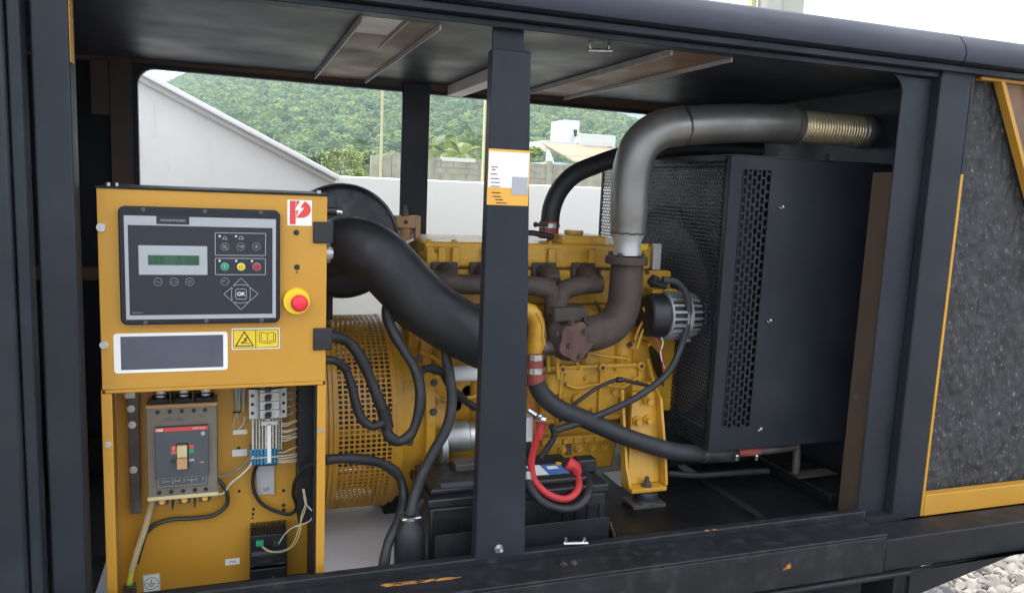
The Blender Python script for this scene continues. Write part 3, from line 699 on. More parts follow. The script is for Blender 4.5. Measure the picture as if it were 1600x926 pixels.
# floor of the machine
obj('floor_plate', MB().box(0.90, 1.76, 0.034, 1.06, 0.66, 0.765), 'floor', cn)
obj('pale_floor_plate', MB().box(-0.30, 0.898, 0.034, 1.06, 0.66, 0.688), 'palefloor', cn, label='pale bluish white floor plate under the round cage')
obj('left_floor_plate', MB().box(-1.4, -0.302, 0.034, 1.06, 0.66, 0.689), 'floor', cn)
a = at(1055, 720, z=.77); b = at(1200, 815, z=.77)
obj('floor_angle', MB().box(a[0] - .012, a[0] + .012, (a[1] + .16) * .62, a[1] + .02, .7655, .772), 'galv', cn); obj('floor_angle', MB().box(a[0] - .012, a[0] + .012, 0.12, (a[1] + .16) * .619, .7655, .7715), 'blackr', cn)
obj('floor_box', MB().box(*sorted((at(1275, 760, z=.80)[0], 1.74)), 0.14, 0.50, .7655, .80), 'floor', cn, bevel=.004)
c = at(970, 748, z=.767); obj('floor_tray', MB().box(c[0] - .03, c[0] + .05, c[1] - .05, c[1] + .06, .7655, .769), 'palefloor', cn)
# rear wall with its window opening
RX0, RX1, RZ1, RZL = -0.283, 1.543, 1.9165, 1.9335
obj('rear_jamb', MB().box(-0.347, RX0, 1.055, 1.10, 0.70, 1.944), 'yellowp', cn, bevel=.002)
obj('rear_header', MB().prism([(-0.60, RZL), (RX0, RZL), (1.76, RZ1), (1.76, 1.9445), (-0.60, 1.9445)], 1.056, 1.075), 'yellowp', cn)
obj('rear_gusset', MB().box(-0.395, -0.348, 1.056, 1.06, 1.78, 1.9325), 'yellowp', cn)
obj('rear_panel', MB().box(-1.4, -0.348, 1.102, 1.11, 0.70, 1.9445), 'black', cn)
obj('rear_panel', MB().box(RX1, 2.30, 1.102, 1.11, 0.70, 1.9445), 'black', cn)
obj('rear_sill', MB().box(-1.4, 1.76, 1.056, 1.10, 0.66, 0.80), 'blackr', cn, bevel=.003)
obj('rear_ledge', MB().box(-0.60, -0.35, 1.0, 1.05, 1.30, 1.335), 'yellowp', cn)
mb = MB()          # black rubber trim round the rear opening, with round corners
def trim(x0, x1, z0, z1, r, w):
    o_, i_ = rr(x0 - .002, x1 + .002, z0 - .002, z1 + .002, r + .002, 6), rr(x0 + w, x1 - w, z0 + w, z1 - w, r - w * .5, 6); n = len(o_)
    vs = [(x, 1.05, z) for x, z in o_] + [(x, 1.05, z) for x, z in i_] + [(x, 1.078, z) for x, z in o_] + [(x, 1.078, z) for x, z in i_]
    vs = [(x, y, z + ((RZL - RZ1) * (RX1 - x) / (RX1 - RX0) if z > 1.5 else 0)) for x, y, z in vs]
    fs = []
    for k in range(n):
        k2 = (k + 1) % n; fs += [(k, k2, n + k2, n + k), (n + k, n + k2, 3 * n + k2, 3 * n + k), (2 * n + k, 3 * n + k, 3 * n + k2, 2 * n + k2)]
    mb.add(vs, fs)
    for cx, cz, a0 in ((x1, z1, 0), (x0, z1, 90)):     # fill the corners outside the arc
        pass
trim(RX0, RX1, 0.80, RZ1, 0.055, 0.011)
for cx, sg in ((RX0, 1), (RX1, -1)):
    zt_ = RZL if sg > 0 else RZ1
    arc = [(cx + sg * (0.055 - 0.055 * math.cos(R_(a))), zt_ - 0.055 + 0.055 * math.sin(R_(a))) for a in range(0, 91, 15)]
    mb.prism([(cx - sg * .002, zt_ + .002)] + arc, 1.054, 1.077)
obj('rubber_trim', mb, 'rubber', cn)
rp0, rp1 = at(625, 300, y=1.04)[0], at(667, 300, y=1.04)[0]
obj('rear_post', MB().box(rp0, rp1, 1.03, 1.048, 0.80, 1.944), 'black', cn, bevel=.003)
# end walls
obj('end_wall', MB().box(1.764, 1.79, 0.06, 1.10, 0.70, 1.9445), 'black', cn)
obj('left_end_wall', MB().box(-1.42, -1.40, -0.03, 1.11, 0.66, 1.9445), 'black', cn)
# roof beams on the underside: shallow channels with pale edges
def beam(x0, x1, y0, y1, h=.016, grey_to=None, mid=False):
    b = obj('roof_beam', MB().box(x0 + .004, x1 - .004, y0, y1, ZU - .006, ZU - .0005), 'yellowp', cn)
    obj('flange', MB().box(x0, x0 + .0035, y0, y1, ZU - h, ZU - .0005), 'galv', b); obj('flange', MB().box(x1 - .0035, x1, y0, y1, ZU - h, ZU - .0005), 'galv', b)
    if grey_to: obj('glint_patch', MB().box(x0 + .006, x0 + (x1 - x0) * .5, y0, grey_to, ZU - .0075, ZU - .0062), 'bargrey', b)  # painted patch of reflected light on the beam
    if mid: obj('seam', MB().box((x0 + x1) / 2 + .01, (x0 + x1) / 2 + .013, y0, y0 + .35, ZU - .009, ZU - .0062), 'galv', b)
def bx(px, py): return at(px, py, z=ZU - .01)
p0, p1, p2, p3 = bx(580, 20), bx(495, 110), bx(700, 37), bx(580, 120)
beam((p0[0] + p1[0]) / 2, (p2[0] + p3[0]) / 2, .05, 1.04, grey_to=.22, mid=True)
p0, p1, p2, p3 = bx(1047, 77), bx(840, 145), bx(1130, 95), bx(905, 150)
beam((p0[0] + p1[0]) / 2, (p2[0] + p3[0]) / 2, .05, 1.04)
p0, p1 = bx(632, 167), bx(768, 108)
xb = (p0[0] + p1[0]) / 2
b = obj('roof_beam', MB().box(xb, xb + .05, .38, 1.03, ZU - .035, ZU - .0005), 'bargrey', cn, bevel=.002, label='pale grey bar under the roof between the two middle posts')  # pale colour stands for light reflected onto the bar
# hanging latch loops on the roof and the sill
def loop(px0, px1, py_t, py_b, y, lab, r=.0035):
    A, B, C_, D_ = at(px0, py_t, y=y), at(px0, py_b, y=y), at(px1, py_b, y=y), at(px1, py_t, y=y)
    mb = MB().tube([A, B], r, n=8).tube([C_, D_], r, n=8).tube([(B[0] - .006, B[1], B[2]), (C_[0] + .008, C_[1], C_[2])], r * 1.2, n=8)
    obj('latch_loop', mb, 'zinc', cn, label=lab)
loop(922, 951, 60, 79, .06, 'bright wire loop hanging under the roof')
loop(884, 913, 839, 848, -.01, 'bright wire loop on the sill below the battery')
c = at(893, 862, y=-.06); mb = MB()
for q in (-.012, .012): mb.bolt((c[0] + q, -.05, .797), .006, .005, (0, 0, 1)); mb.cut()
each('ledge_bolt', mb, 'darkmetal', cn); c = at(1177, 838, z=.797); obj('ledge_hole', MB().cyl((c[0], c[1], .7962), (c[0], c[1], .7968), .011, n=16), 'ink', cn)
# sticker on the centre post: plain grey and white print above an orange field
def PZ(px, py): return XZ(px, py, -.006)
a, b = PZ(764, 232), PZ(825, 322); st = thing('post_sticker', 'white and orange instruction sticker on the black centre post', 'sticker', ((a[0] + b[0]) / 2, -.006, b[1]))
obj('backing', MB().box(a[0], b[0], -.0052, -.0042, b[1], a[1]), 'orange', st)
e = PZ(764, 236), PZ(825, 295); obj('white_field', MB().box(e[0][0] + .001, b[0] - .002, -.0056, -.0053, e[1][1], e[0][1]), 'label', st)
e = PZ(783, 262), PZ(824, 305); obj('grey_field', MB().box(PZ(800, 280)[0], b[0] - .003, -.006, -.0057, PZ(800, 304)[1], PZ(800, 276)[1]), 'greypr', st)
mb = MB()
for k, (xa, xb_, yy) in enumerate(((768, 778, 261), (769, 774, 265), (767, 777, 272), (767, 780, 279), (767, 781, 285), (767, 781, 291), (768, 782, 301), (770, 783, 307), (774, 786, 312), (775, 792, 317))):
    p, q = PZ(xa, yy - .9), PZ(xb_, yy + .9); mb.box(p[0], q[0], -.0061, -.0058 if yy < 296 else -.0053, q[1], p[1])
obj('printed_lines', mb, 'ink', st)

# --- foam lined end bay to the right
ab = thing('acoustic_panel', 'charcoal foam panel in a yellow frame at the right end of the canopy', 'panel', (2.2, 0.03, .76))
# foam as a bumpy sheet
nx, nz_ = 120, 200; vs = []
for j in range(nz_ + 1):
    for i in range(nx + 1):
        x = 1.768 + (2.30 - 1.768) * i / nx; z = .80 + (1.962 - .80) * j / nz_
        h = mnoise.noise(Vector((x * 9, z * 7, .3))) * .006 + max(0, mnoise.noise(Vector((x * 38, z * 26, 2.3)))) * .006 + mnoise.noise(Vector((x * 70, z * 45, 1.3))) * .0035 + mnoise.noise(Vector((x * 160, z * 110, 5))) * .002
        vs.append((x, .030 + h, z))
fs = [(j * (nx + 1) + i, j * (nx + 1) + i + 1, (j + 1) * (nx + 1) + i + 1, (j + 1) * (nx + 1) + i) for j in range(nz_) for i in range(nx)]
obj('foam_lining', MB().add(vs, fs), 'foam', ab, smooth=180)
obj('backing_plate', MB().box(1.765, 2.31, .045, .05, .78, 1.965), 'blackr', ab)
zt = XZ(1496, 272, 0)[1]
obj('edge_strip', MB().box(1.7635, 1.772, -.004, .03, .778, zt), 'yellow', ab, bevel=.001)
obj('upper_edge_strip', MB().box(1.7635, 1.772, -.003, .03, zt + .001, 1.955), 'black', ab, bevel=.001)
obj('bottom_rail', MB().box(1.7725, 2.32, -.006, .022, .778, .838), 'yellow', ab, bevel=.002)
obj('top_rail', MB().box(1.795, 2.32, -.002, .02, 1.944, 1.9515), 'yellow', ab, bevel=.001)
a, b = Vector(XZ(1563, 127, 0)), Vector(XZ(1600, 270, 0)); d = (b - a).normalized(); e = a + d * 1.3; nn = Vector((-d.y, d.x))
if nn.x < 0: nn = -nn
def strip(o0, o1): return [tuple(a + nn * o0), tuple(e + nn * o0), tuple(e + nn * o1), tuple(a + nn * o1)]
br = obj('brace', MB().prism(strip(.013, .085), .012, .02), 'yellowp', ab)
obj('brace_lip', MB().prism(strip(0, .0125), -.003, .02), 'yellow', br); obj('brace_lip', MB().prism(strip(.086, .098), -.003, .02), 'yellow', br)
# ================================================================== CONTROL CABINET
YC = 0.066
def C(px, py, y=YC): return XZ(px, py, y)
xl, xr = (C(151, 320)[0] + C(159, 590)[0]) / 2, (C(511, 320)[0] + C(509, 590)[0]) / 2
ztp_, zmid = C(330, 300)[1], (C(160, 607)[1] + C(508, 597)[1]) / 2
YB = 0.235                       # the mounting plate inside
cb = thing('control_cabinet', 'yellow control cabinet with an open wiring compartment in its lower half', 'cabinet', ((xl + xr) / 2, .2, .69))
mb = MB().box(xl, xr, YC, YC + .0025, zmid, ztp_)
obj('front_panel', mb, 'yellow', cb, bevel=.001)
mb = MB().box(xl, xl + .002, YC + .003, .36, zmid, ztp_ - .0005).box(xr - .002, xr, YC + .003, .36, zmid, ztp_ - .0005).box(xl + .0025, xr - .0025, .358, .36, zmid, ztp_ - .0005).box(xl + .0025, xr - .0025, YC + .003, .357, zmid + .004, zmid + .006)
obj('upper_shell', mb, 'yellow', cb)
obj('lower_lip', MB().box(xl + .004, xr - .004, YC + .0005, YC + .012, zmid - .008, zmid - .0002), 'yellow', cb, bevel=.002)
obj('lid', MB().box(xl - .003, xr + .003, YC - .003, .365, ztp_ + .0002, ztp_ + .004), 'blackr', cb, bevel=.001)
for px in (165, 178, 500): 
    q = at(px, 294, y=.2); obj('lid_bolt', MB().cyl((C(px, 300)[0], YC + .03, ztp_ + .004), (C(px, 300)[0], YC + .03, ztp_ + .010), .005, n=8), 'zinc', cb)
zb = .70
fl, fr_ = C(177, 700)[0], C(495, 700)[0]
xlo, xro = C(162, 760)[0], C(508, 760)[0]
obj('left_flange', MB().box(xlo, fl, YC + .001, YC + .0035, zb, zmid - .0085), 'yellow', cb, bevel=.001)
obj('right_flange', MB().box(fr_, xro, YC + .001, YC + .0035, zb, zmid - .0085), 'yellow', cb, bevel=.001)
obj('left_side', MB().box(xlo, xlo + .002, YC + .004, .36, zb, zmid - .0005), 'yellow', cb)
obj('right_side', MB().box(xro - .002, xro, YC + .004, .36, zb, zmid - .0005), 'yellow', cb)
obj('side_liner', MB().box(fr_ - .004, fr_ - .001, YC + .004, YB, zb, zmid - .001), 'blackr', cb)
obj('mounting_plate', MB().box(xlo + .003, xro - .003, YB, YB + .002, zb, zmid - .0005), 'yellow', cb)
obj('cabinet_floor', MB().box(xlo + .003, xro - .003, YC + .02, YB - .001, zb, zb + .004), 'blackr', cb)
for px, py in ((169, 694), (500, 672), (498, 902)):
    c = at(px, py, y=YC + .001); obj('flange_bolt', MB().bolt(c, .0042, .004), 'zinc', cb)
for px, py in ((158, 355), (163, 538)):
    c = at(px, py, y=YC); obj('panel_lock', MB().ring((c[0], YC, c[2]), (c[0], YC - .004, c[2]), .0078, .0048, 18).cyl((c[0], YC - .001, c[2]), (c[0], YC - .003, c[2]), .0046, n=12), 'zinc', cb)
for px, py, r in ((463, 363, .0055), (464, 417, .0055), (464, 425, .0016)):
    c = at(px, py, y=YC); obj('panel_plug', MB().lathe((c[0], YC, c[2]), (c[0], YC - .003, c[2]), [(0, r), (.6, r), (1, r * .7)], 16), 'plastic', cb)
# black corner hinges on the right edge
for py in (364, 530):
    a, b = C(489, py - 18), C(514, py + 16)
    h = obj('hinge', MB().box(a[0], xr + .012, YC - .005, YC - .0005, b[1], a[1]), 'plastic', cb, bevel=.002)
    obj('hinge_return', MB().box(xr + .001, xr + .012, YC, YC + .05, b[1], a[1]), 'plastic', h, bevel=.002)
c = at(519, 397, y=.1); mb = MB().cyl((xr, .12, c[2]), (xr + .012, .12, c[2]), .021, n=16).cyl((xr + .012, .12, c[2]), (xr + .018, .12, c[2]), .012, n=10)
obj('cable_gland', mb, 'alum', cb)
c = at(520, 330, y=.1); mb = MB().cyl((xr, .1, c[2]), (xr + .022, .1, c[2]), .009, n=12); obj('side_socket', mb, 'plastic', cb)
obj('socket_pin', MB().tube([(xr + .02, .1, c[2]), (xr + .034, .1, c[2] - .002)], .004, n=8), 'zinc', cb)
# plates and stickers on the front
y1 = YC - .0006
def decal(name, lab, cat, x0, x1, z0, z1, mat, r=.002, t=.0006):
    th = thing(name, lab, cat, ((x0 + x1) / 2, YC, z0)); obj('backing', MB().rrect(x0, x1, z0, z1, r, YC - t, YC), mat, th); return th
a, b = C(177, 521), C(356, 577)
th = decal('name_plate', 'white plate with a slate grey print below the control screen', 'plate', a[0], b[0], b[1], a[1], 'label', .006, .001)
a2, b2 = C(188, 521), C(349, 574); obj('printed_field', MB().box(a2[0], b2[0], YC - .0014, YC - .0011, b2[1] + .002, a[1] - .006), 'slate', th)
a, b = C(449, 312), C(487, 353)
th = decal('letter_sticker', 'white sticker with a red letter P and lightning bolt', 'sticker', a[0], b[0], b[1], a[1], 'label', .0005)
w_, h_ = b[0] - a[0], a[1] - b[1]
def UV(u, v): return (a[0] + u * w_, b[1] + v * h_)
mb = MB().prism([UV(.10, .05), UV(.34, .05), UV(.34, .97), UV(.10, .97)], y1 - .0004, y1 - .0001)
bowl = [UV(.36, .97)] + [UV(.58 + .38 * math.sin(R_(q)), .64 + .33 * math.cos(R_(q))) for q in range(0, 181, 15)] + [UV(.36, .31)]
mb.prism(bowl, y1 - .0004, y1 - .0001); obj('letter_mark', mb, 'lred', th)
obj('lightning_mark', MB().prism([UV(*q) for q in ((.52, .97), (.30, .60), (.46, .60), (.36, .30), (.68, .70), (.52, .70), (.70, .97))], y1 - .0008, y1 - .0005), 'label', th)
a, b = C(362, 513), C(437, 544)
th = decal('warning_sticker', 'yellow warning sticker with a shock triangle and an open book', 'sticker', a[0], b[0], b[1], a[1], 'label', .002)
w_, h_ = b[0] - a[0], a[1] - b[1]
mb = MB().box(*(UV(.03, 0)[0], UV(.49, 0)[0]), y1 - .0003, y1 - .0001, UV(0, .07)[1], UV(0, .93)[1]); mb.box(UV(.505, 0)[0], UV(.97, 0)[0], y1 - .0003, y1 - .0001, UV(0, .07)[1], UV(0, .93)[1]); obj('yellow_field', mb, 'warn', th)
mb = MB(); line_xz(mb, [UV(.03, .07), UV(.97, .07), UV(.97, .93), UV(.03, .93)], .0012, y1 - .0006, y1 - .0004, True); line_xz(mb, [UV(.497, .07), UV(.497, .93)], .0012, y1 - .00065, y1 - .00042)
line_xz(mb, [UV(.08, .17), UV(.44, .17), UV(.26, .84)], .0020, y1 - .0006, y1 - .0004, True)
line_xz(mb, [UV(.20, .32), UV(.30, .42), UV(.26, .48), UV(.33, .58)], .0022, y1 - .0007, y1 - .00045); line_xz(mb, [UV(.20, .30), UV(.36, .30)], .0012, y1 - .0007, y1 - .00045)
line_xz(mb, [UV(.57, .75), UV(.57, .33), UV(.74, .26), UV(.91, .33), UV(.91, .75)], .0011, y1 - .0006, y1 - .0004)
line_xz(mb, [UV(.61, .80), UV(.61, .40), UV(.74, .34), UV(.87, .40), UV(.87, .80), UV(.74, .74)], .0009, y1 - .00065, y1 - .00042, True); line_xz(mb, [UV(.74, .74), UV(.74, .34)], .0009, y1 - .0007, y1 - .00045)
obj('symbols', mb, 'ink', th)
# emergency stop
c = at(463, 470, y=YC); es = thing('emergency_stop', 'red mushroom button on a yellow round collar', 'button', c)
R0 = abs(C(485, 470)[0] - C(442, 470)[0]) / 2
obj('collar', MB().lathe((c[0], YC, c[2]), (c[0], YC - .010, c[2]), [(0, R0), (.3, R0), (1, R0 * .95), (1, R0 * .5)], 40), 'estopy', es)
c2 = at(468, 474, y=YC - .03)
obj('neck', MB().cyl((c2[0], YC - .010, c2[2]), (c2[0], YC - .022, c2[2]), R0 * .42, n=24), 'estop', es)
r = R0 * .63; obj('mushroom_knob', MB().lathe((c2[0], YC - .020, c2[2]), (c2[0], YC - .040, c2[2]), [(0, r * .85), (.12, r * .98), (.45, r), (.75, r * .93), (.93, r * .75), (1, r * .5), (1.02, .0005)], 36), 'estop', es, smooth=60)

# ---- controller
YF = YC - .016
def G(zx, zy, y=YF): return XZ(180 + .216 * zx, 310 + .216 * zy, y)
x0, x1 = (G(14, 50)[0] + G(42, 915)[0]) / 2, (G(1190, 90)[0] + G(1196, 900)[0]) / 2
z1, z0 = (G(14, 50)[1] + G(1190, 90)[1]) / 2, (G(42, 915)[1] + G(1196, 900)[1]) / 2
gc = thing('generator_controller', 'dark control screen unit with push buttons on the yellow cabinet', 'control unit', ((x0 + x1) / 2, YC, z0))
# regular panel coordinates: u right 0..1, v up 0..1, mapped from the zoom picture by its own corners
def gu(zx, zy):
    v = (zy - 70) / (905 - 70); l = 14 + (42 - 14) * v; r_ = 1190 + 6 * v
    u = (zx - l) / (r_ - l); t = 50 + 40 * u; b_ = 915 - 15 * u
    return (x0 + (x1 - x0) * u, z1 - (z1 - z0) * (zy - t) / (b_ - t))
obj('bezel', MB().rrect(x0, x1, z0, z1, .012, YF, YC - .0005, 6), 'bezel', gc, bevel=.0025)
def gbox(name, a, b, mat, d0, d1, parent=None, **k):
    p, q = gu(*a), gu(*b); return obj(name, MB().box(p[0], q[0], YF - d1, YF - d0, q[1], p[1]), mat, parent or gc, **k)
fp = gbox('face_plate', (56, 118), (1163, 862), 'silver', .0001, .0006)
gbox('black_field', (84, 186), (1137, 832), 'face', .0007, .0010, fp)
gbox('name_field', (281, 122), (516, 187), 'face', .0007, .0011, fp)
p = gu(400, 157); text('name_text', 'POWERWIZARD', .0058, p[0], YF - .0013, p[1], 'greypr', fp)
p = gu(160, 822); text('small_print', 'PowerWizard 1.1', .0026, p[0], YF - .0013, p[1], 'greypr', fp)
sf = gbox('display_frame', (158, 332), (650, 548), 'silver', .0011, .0018, bevel=.0005)
gbox('display', (225, 402), (590, 478), 'lcd', .0019, .0022, sf)
mb = MB()
for k, (u0, u1) in enumerate(((240, 300), (308, 350), (425, 480), (488, 540), (548, 580))):
    for vv in (416, 446): 
        for j in range(int((u1 - u0) / 10)): 
            if (j * 7 + k * 3 + vv) % 5: p, q = gu(u0 + j * 10, vv), gu(u0 + j * 10 + 6, vv + 18); mb.box(p[0], q[0], YF - .0025, YF - .0023, q[1], p[1])
obj('display_digits', mb, 'lcdd', sf)
def gline(name, pts, mat, w=.0011, parent=None, closed=True):
    return obj(name, line_xz(MB(), [gu(*q) for q in pts], w, YF - .0015, YF - .0011, closed), mat, parent or gc)
gline('upper_button_frame', [(703, 245), (1080, 252), (1080, 410), (705, 406)], 'silver'); gline('lower_button_frame', [(705, 428), (1080, 432), (1080, 548), (707, 546)], 'silver')
def gring(cx, cy, r, mb=None, w=.0009):
    c = gu(cx, cy); return line_xz(mb or MB(), [(c[0] + r * math.cos(R_(a)), c[1] + r * math.sin(R_(a))) for a in range(0, 360, 15)], w, YF - .0016, YF - .0011, True)
def curve(cx, cy, pts, mb, w=.0010, s=1.0):
    c = gu(cx, cy); return line_xz(mb, [(c[0] + p[0] * s, c[1] + p[1] * s) for p in pts], w, YF - .0016, YF - .0011)
RB = .0072
k = .001
icons = [((775, 345), [[(-3, -2.5), (3, -2.5), (2, 0), (1.5, 3), (-1.5, 3), (-2, 0), (-3, -2.5)], [(-4, 4), (4, -4)]], 'alarm_silence_button'),
         ((893, 345), [[(-4, 0), (-1.5, 2), (-1.5, -1)], [(.5, -2), (.5, 2), (4, 2), (4, -2), (.5, -2), (4, 2)]], 'run_auto_button'),
         ((1012, 345), [[(2.8 * math.cos(R_(a)), 2.8 * math.sin(R_(a))) for a in range(0, 361, 40)], [(-1.5, 0), (1.5, 0)], [(0, -1.5), (0, 1.5)]], 'lamp_test_button'),
         ((298, 597), [[(-4.2 + .7 * i, 2.0 * math.sin(i * .55)) for i in range(13)]], 'voltage_button'),
         ((411, 597), [[(-4 + .8 * i, 2.2 * math.sin(math.pi * i / 10)) for i in range(11)], [(-4, -1.5), (-2.5, -2.5)], [(2, -2.5), (4, -1)]], 'gauge_button'),
         ((522, 597), [[(3.4 * math.cos(R_(a)), -.6 + 3.2 * math.sin(R_(a))) for a in range(0, 181, 20)], [(0, -1), (0, -3)], [(-1.2, -2), (1.2, -2)]], 'engine_data_button'),
         ((778, 597), [[(3.2 * math.cos(R_(a)), 3.0 * math.sin(R_(a))) for a in range(-40, 150, 20)], [(-3.6, .2), (-2.5, 2.6), (-.4, 1.2)]], 'return_button')]
for (cx, cy), lines, nm in icons:
    mb = gring(cx, cy, RB, w=.0007 if cy < 400 else .0009)
    for L in lines: curve(cx, cy, L, mb, .0008 if nm != 'return_button' else .0013, k)
    obj(nm, mb, 'greypr' if nm != 'lamp_test_button' else 'silver', gc)
for (cx, cy), m_, nm in (((776, 488), 'green', 'start_button'), ((897, 490), 'ybut', 'auto_button'), ((1015, 490), 'rbut', 'stop_button')):
    c = gu(cx, cy); o = obj(nm, MB().lathe((c[0], YF - .0010, c[1]), (c[0], YF - .0020, c[1]), [(0, RB), (.7, RB), (1, RB * .85)], 28), m_, gc)
    mb = MB()
    if nm == 'start_button': line_xz(mb, [(c[0], c[1] + .003), (c[0], c[1] - .003)], .0011, YF - .0023, YF - .0021)
    elif nm == 'auto_button': line_xz(mb, [(c[0] + .0032 * math.sin(R_(a)), c[1] + .0032 * math.cos(R_(a))) for a in range(40, 321, 20)], .0009, YF - .0023, YF - .0021); line_xz(mb, [(c[0], c[1] + .004), (c[0], c[1] + .0005)], .0009, YF - .0023, YF - .0021)
    else: line_xz(mb, [(c[0] + .0034 * math.sin(R_(a)), c[1] + .0034 * math.cos(R_(a))) for a in range(0, 360, 20)], .0008, YF - .0023, YF - .0021, True)
    obj('button_symbol', mb, 'greypr' if nm == 'start_button' else 'slate', o)
    obj('button_ring', gring(cx, cy, RB + .0004), 'silver', o)
for cx, cy in ((737, 270), (857, 271), (738, 447), (860, 448), (978, 450)):
    c = gu(cx, cy); obj('indicator_light', MB().lathe((c[0], YF - .001, c[1]), (c[0], YF - .0026, c[1]), [(0, .0021), (.5, .0021), (1, .001)], 14), 'whitepr', gc)
for cx in (775, 893):
    mb = curve(cx, 282, [(-4.2, -2.6), (-1.6, 2.8), (.8, 2.8), (4, -2.6), (-4.2, -2.6)], MB(), .0009, k)
    if cx > 800: curve(cx, 282, [(1.2, 2.8), (3.6, 1.2), (5, -2.6)], mb, .0009, k)
    obj('warning_symbol', mb, 'greypr', gc)
for nm, pts in (('up_arrow_button', [(898, 572), (840, 626), (898, 618), (956, 628)]), ('left_arrow_button', [(770, 687), (832, 637), (826, 687), (833, 740)]), ('right_arrow_button', [(1026, 687), (962, 637), (969, 687), (963, 740)]), ('down_arrow_button', [(898, 802), (840, 746), (898, 755), (958, 746)])):
    gline(nm, pts, 'greypr', .0009)
gline('ok_button', [(868, 650), (930, 652), (938, 660), (938, 718), (930, 726), (866, 724), (858, 716), (858, 658)], 'greypr', .0010)
p = gu(898, 688); text('ok_text', 'OK', .0098, p[0], YF - .0013, p[1], 'whitepr', gc, bold=.00035)
p = gu(390, 702); obj('small_logo', MB().prism([(p[0] - .014, p[1] - .0025), (p[0] + .014, p[1] - .0025), (p[0] + .003, p[1] + .0004), (p[0], p[1] + .005)], YF - .0014, YF - .0011), 'ink', gc)
for q in ((190, 78), (628, 93), (1042, 103), (212, 897), (645, 885), (1055, 882)):
    c = gu(*q); obj('bezel_screw', MB().lathe((c[0], YF, c[1]), (c[0], YF - .002, c[1]), [(0, .0042), (.6, .0040), (1, .003), (1, .0018), (.4, .0016)], 16), 'slate', gc)

# ---- things in the wiring compartment
def Q(zx, zy, y): return XZ(180 + .216 * zx, 600 + .216 * zy, y)      # the breaker picture
YM = .150
bx0, bx1 = (Q(220, 160, YM)[0] + Q(238, 830, YM)[0]) / 2, (Q(733, 150, YM)[0] + Q(742, 780, YM)[0]) / 2
bz1, bz0 = (Q(222, 178, YM)[1] + Q(733, 150, YM)[1]) / 2, (Q(238, 825, YM)[1] + Q(740, 785, YM)[1]) / 2
mc = thing('circuit_breaker', 'large grey brown three pole breaker with a tan toggle', 'circuit breaker', ((bx0 + bx1) / 2, YB, bz0))
BW, BH = bx1 - bx0, bz1 - bz0
def U(u, v): return (bx0 + u * BW, bz0 + v * BH)
obj('body', MB().box(bx0, bx1, YM, YB - .001, bz0, bz1), 'brkbody', mc, bevel=.002)
obj('top_band', MB().box(bx0 - .001, bx1 + .001, YM - .001, YB - .02, bz1 - .001, bz1 + .0065), 'tan', mc, bevel=.001)
obj('bottom_band', MB().box(bx0 - .001, bx1 + .001, YM - .001, YB - .02, bz0 - .006, bz0 + .002), 'cream', mc, bevel=.001)
fa, fb = U(.125, .11), U(.875, .80)
fpn = obj('face_plate', MB().box(fa[0], fb[0], YM - .012, YM - .0005, U(0, .24)[1], fb[1]), 'brkface', mc, bevel=.0012)
obj('red_band', MB().box(fa[0] + .0005, fb[0] - .0005, YM - .0125, YM - .0121, fb[1] - .0085, fb[1] - .001), 'lred', fpn)
p = (fa[0] + .0085, fb[1] - .0049); text('maker_text', 'ABB', .0078, p[0], YM - .0129, p[1], 'label', fpn, bold=.0001)
p = (fb[0] - .018, fb[1] - .0046); text('type_text', 'SACE Tmax', .0048, p[0], YM - .0129, p[1], 'label', fpn)
obj('lower_plate', MB().box(fa[0] + .003, fb[0] - .003, YM - .008, YM - .0005, U(0, .125)[1], U(0, .237)[1]), 'brkface', mc, bevel=.001)
mb = MB(); l0, l1 = U(.155, .135), U(.84, .23); line_xz(mb, [l0, (l1[0], l0[1]), l1, (l0[0], l1[1])], .0007, YM - .0085, YM - .0081, True)
for u in (.22, .25, .36, .40, .46, .52, .56, .63, .70, .79): line_xz(mb, [U(u, .16 + .02 * ((u * 100) % 3)), U(u, .21)], .0009, YM - .0085, YM - .0081)
for u in (.30, .44, .60, .66): line_xz(mb, [U(u - .03, .19), U(u + .02, .19)], .0009, YM - .0086, YM - .0081)
obj('setting_marks', mb, 'greypr', mc)
tg = obj('toggle', MB().hexa([(U(.43, 0)[0], YM - .030, U(0, .355)[1]), (U(.575, 0)[0], YM - .030, U(0, .355)[1]), (U(.575, 0)[0], YM - .026, U(0, .465)[1]), (U(.43, 0)[0], YM - .026, U(0, .465)[1]),
                               (U(.43, 0)[0], YM - .0125, U(0, .35)[1]), (U(.575, 0)[0], YM - .0125, U(0, .35)[1]), (U(.575, 0)[0], YM - .0125, U(0, .47)[1]), (U(.43, 0)[0], YM - .0125, U(0, .47)[1])]), 'tan', mc, bevel=.001)
obj('toggle_top', MB().box(U(.432, 0)[0], U(.573, 0)[0], YM - .022, YM - .0122, U(0, .472)[1], U(0, .60)[1]), 'cream', mc, bevel=.001)
obj('toggle_slot', MB().box(U(.42, 0)[0], U(.59, 0)[0], YM - .0124, YM - .0121, U(0, .335)[1], U(0, .62)[1]), 'ink', mc)
for nm, u0, u1, v0, v1, m_ in (('on_mark', .345, .425, .535, .59, 'lred'), ('trip_mark', .345, .425, .50, .533, 'tan'), ('on_text_mark', .60, .665, .555, .59, 'lred'), ('trip_text_mark', .60, .665, .50, .548, 'green'), ('off_text_mark', .60, .67, .41, .435, 'greypr'), ('rating_mark', .755, .815, .385, .397, 'tan')):
    obj(nm, MB().box(U(u0, 0)[0], U(u1, 0)[0], YM - .0126, YM - .0121, U(0, v0)[1], U(0, v1)[1]), m_, mc)
c = U(.365, .425); obj('off_mark', line_xz(MB(), [(c[0] + .0032 * math.cos(R_(a)), c[1] + .0034 * math.sin(R_(a))) for a in range(0, 360, 20)], .0014, YM - .0126, YM - .0121, True), 'green', mc)
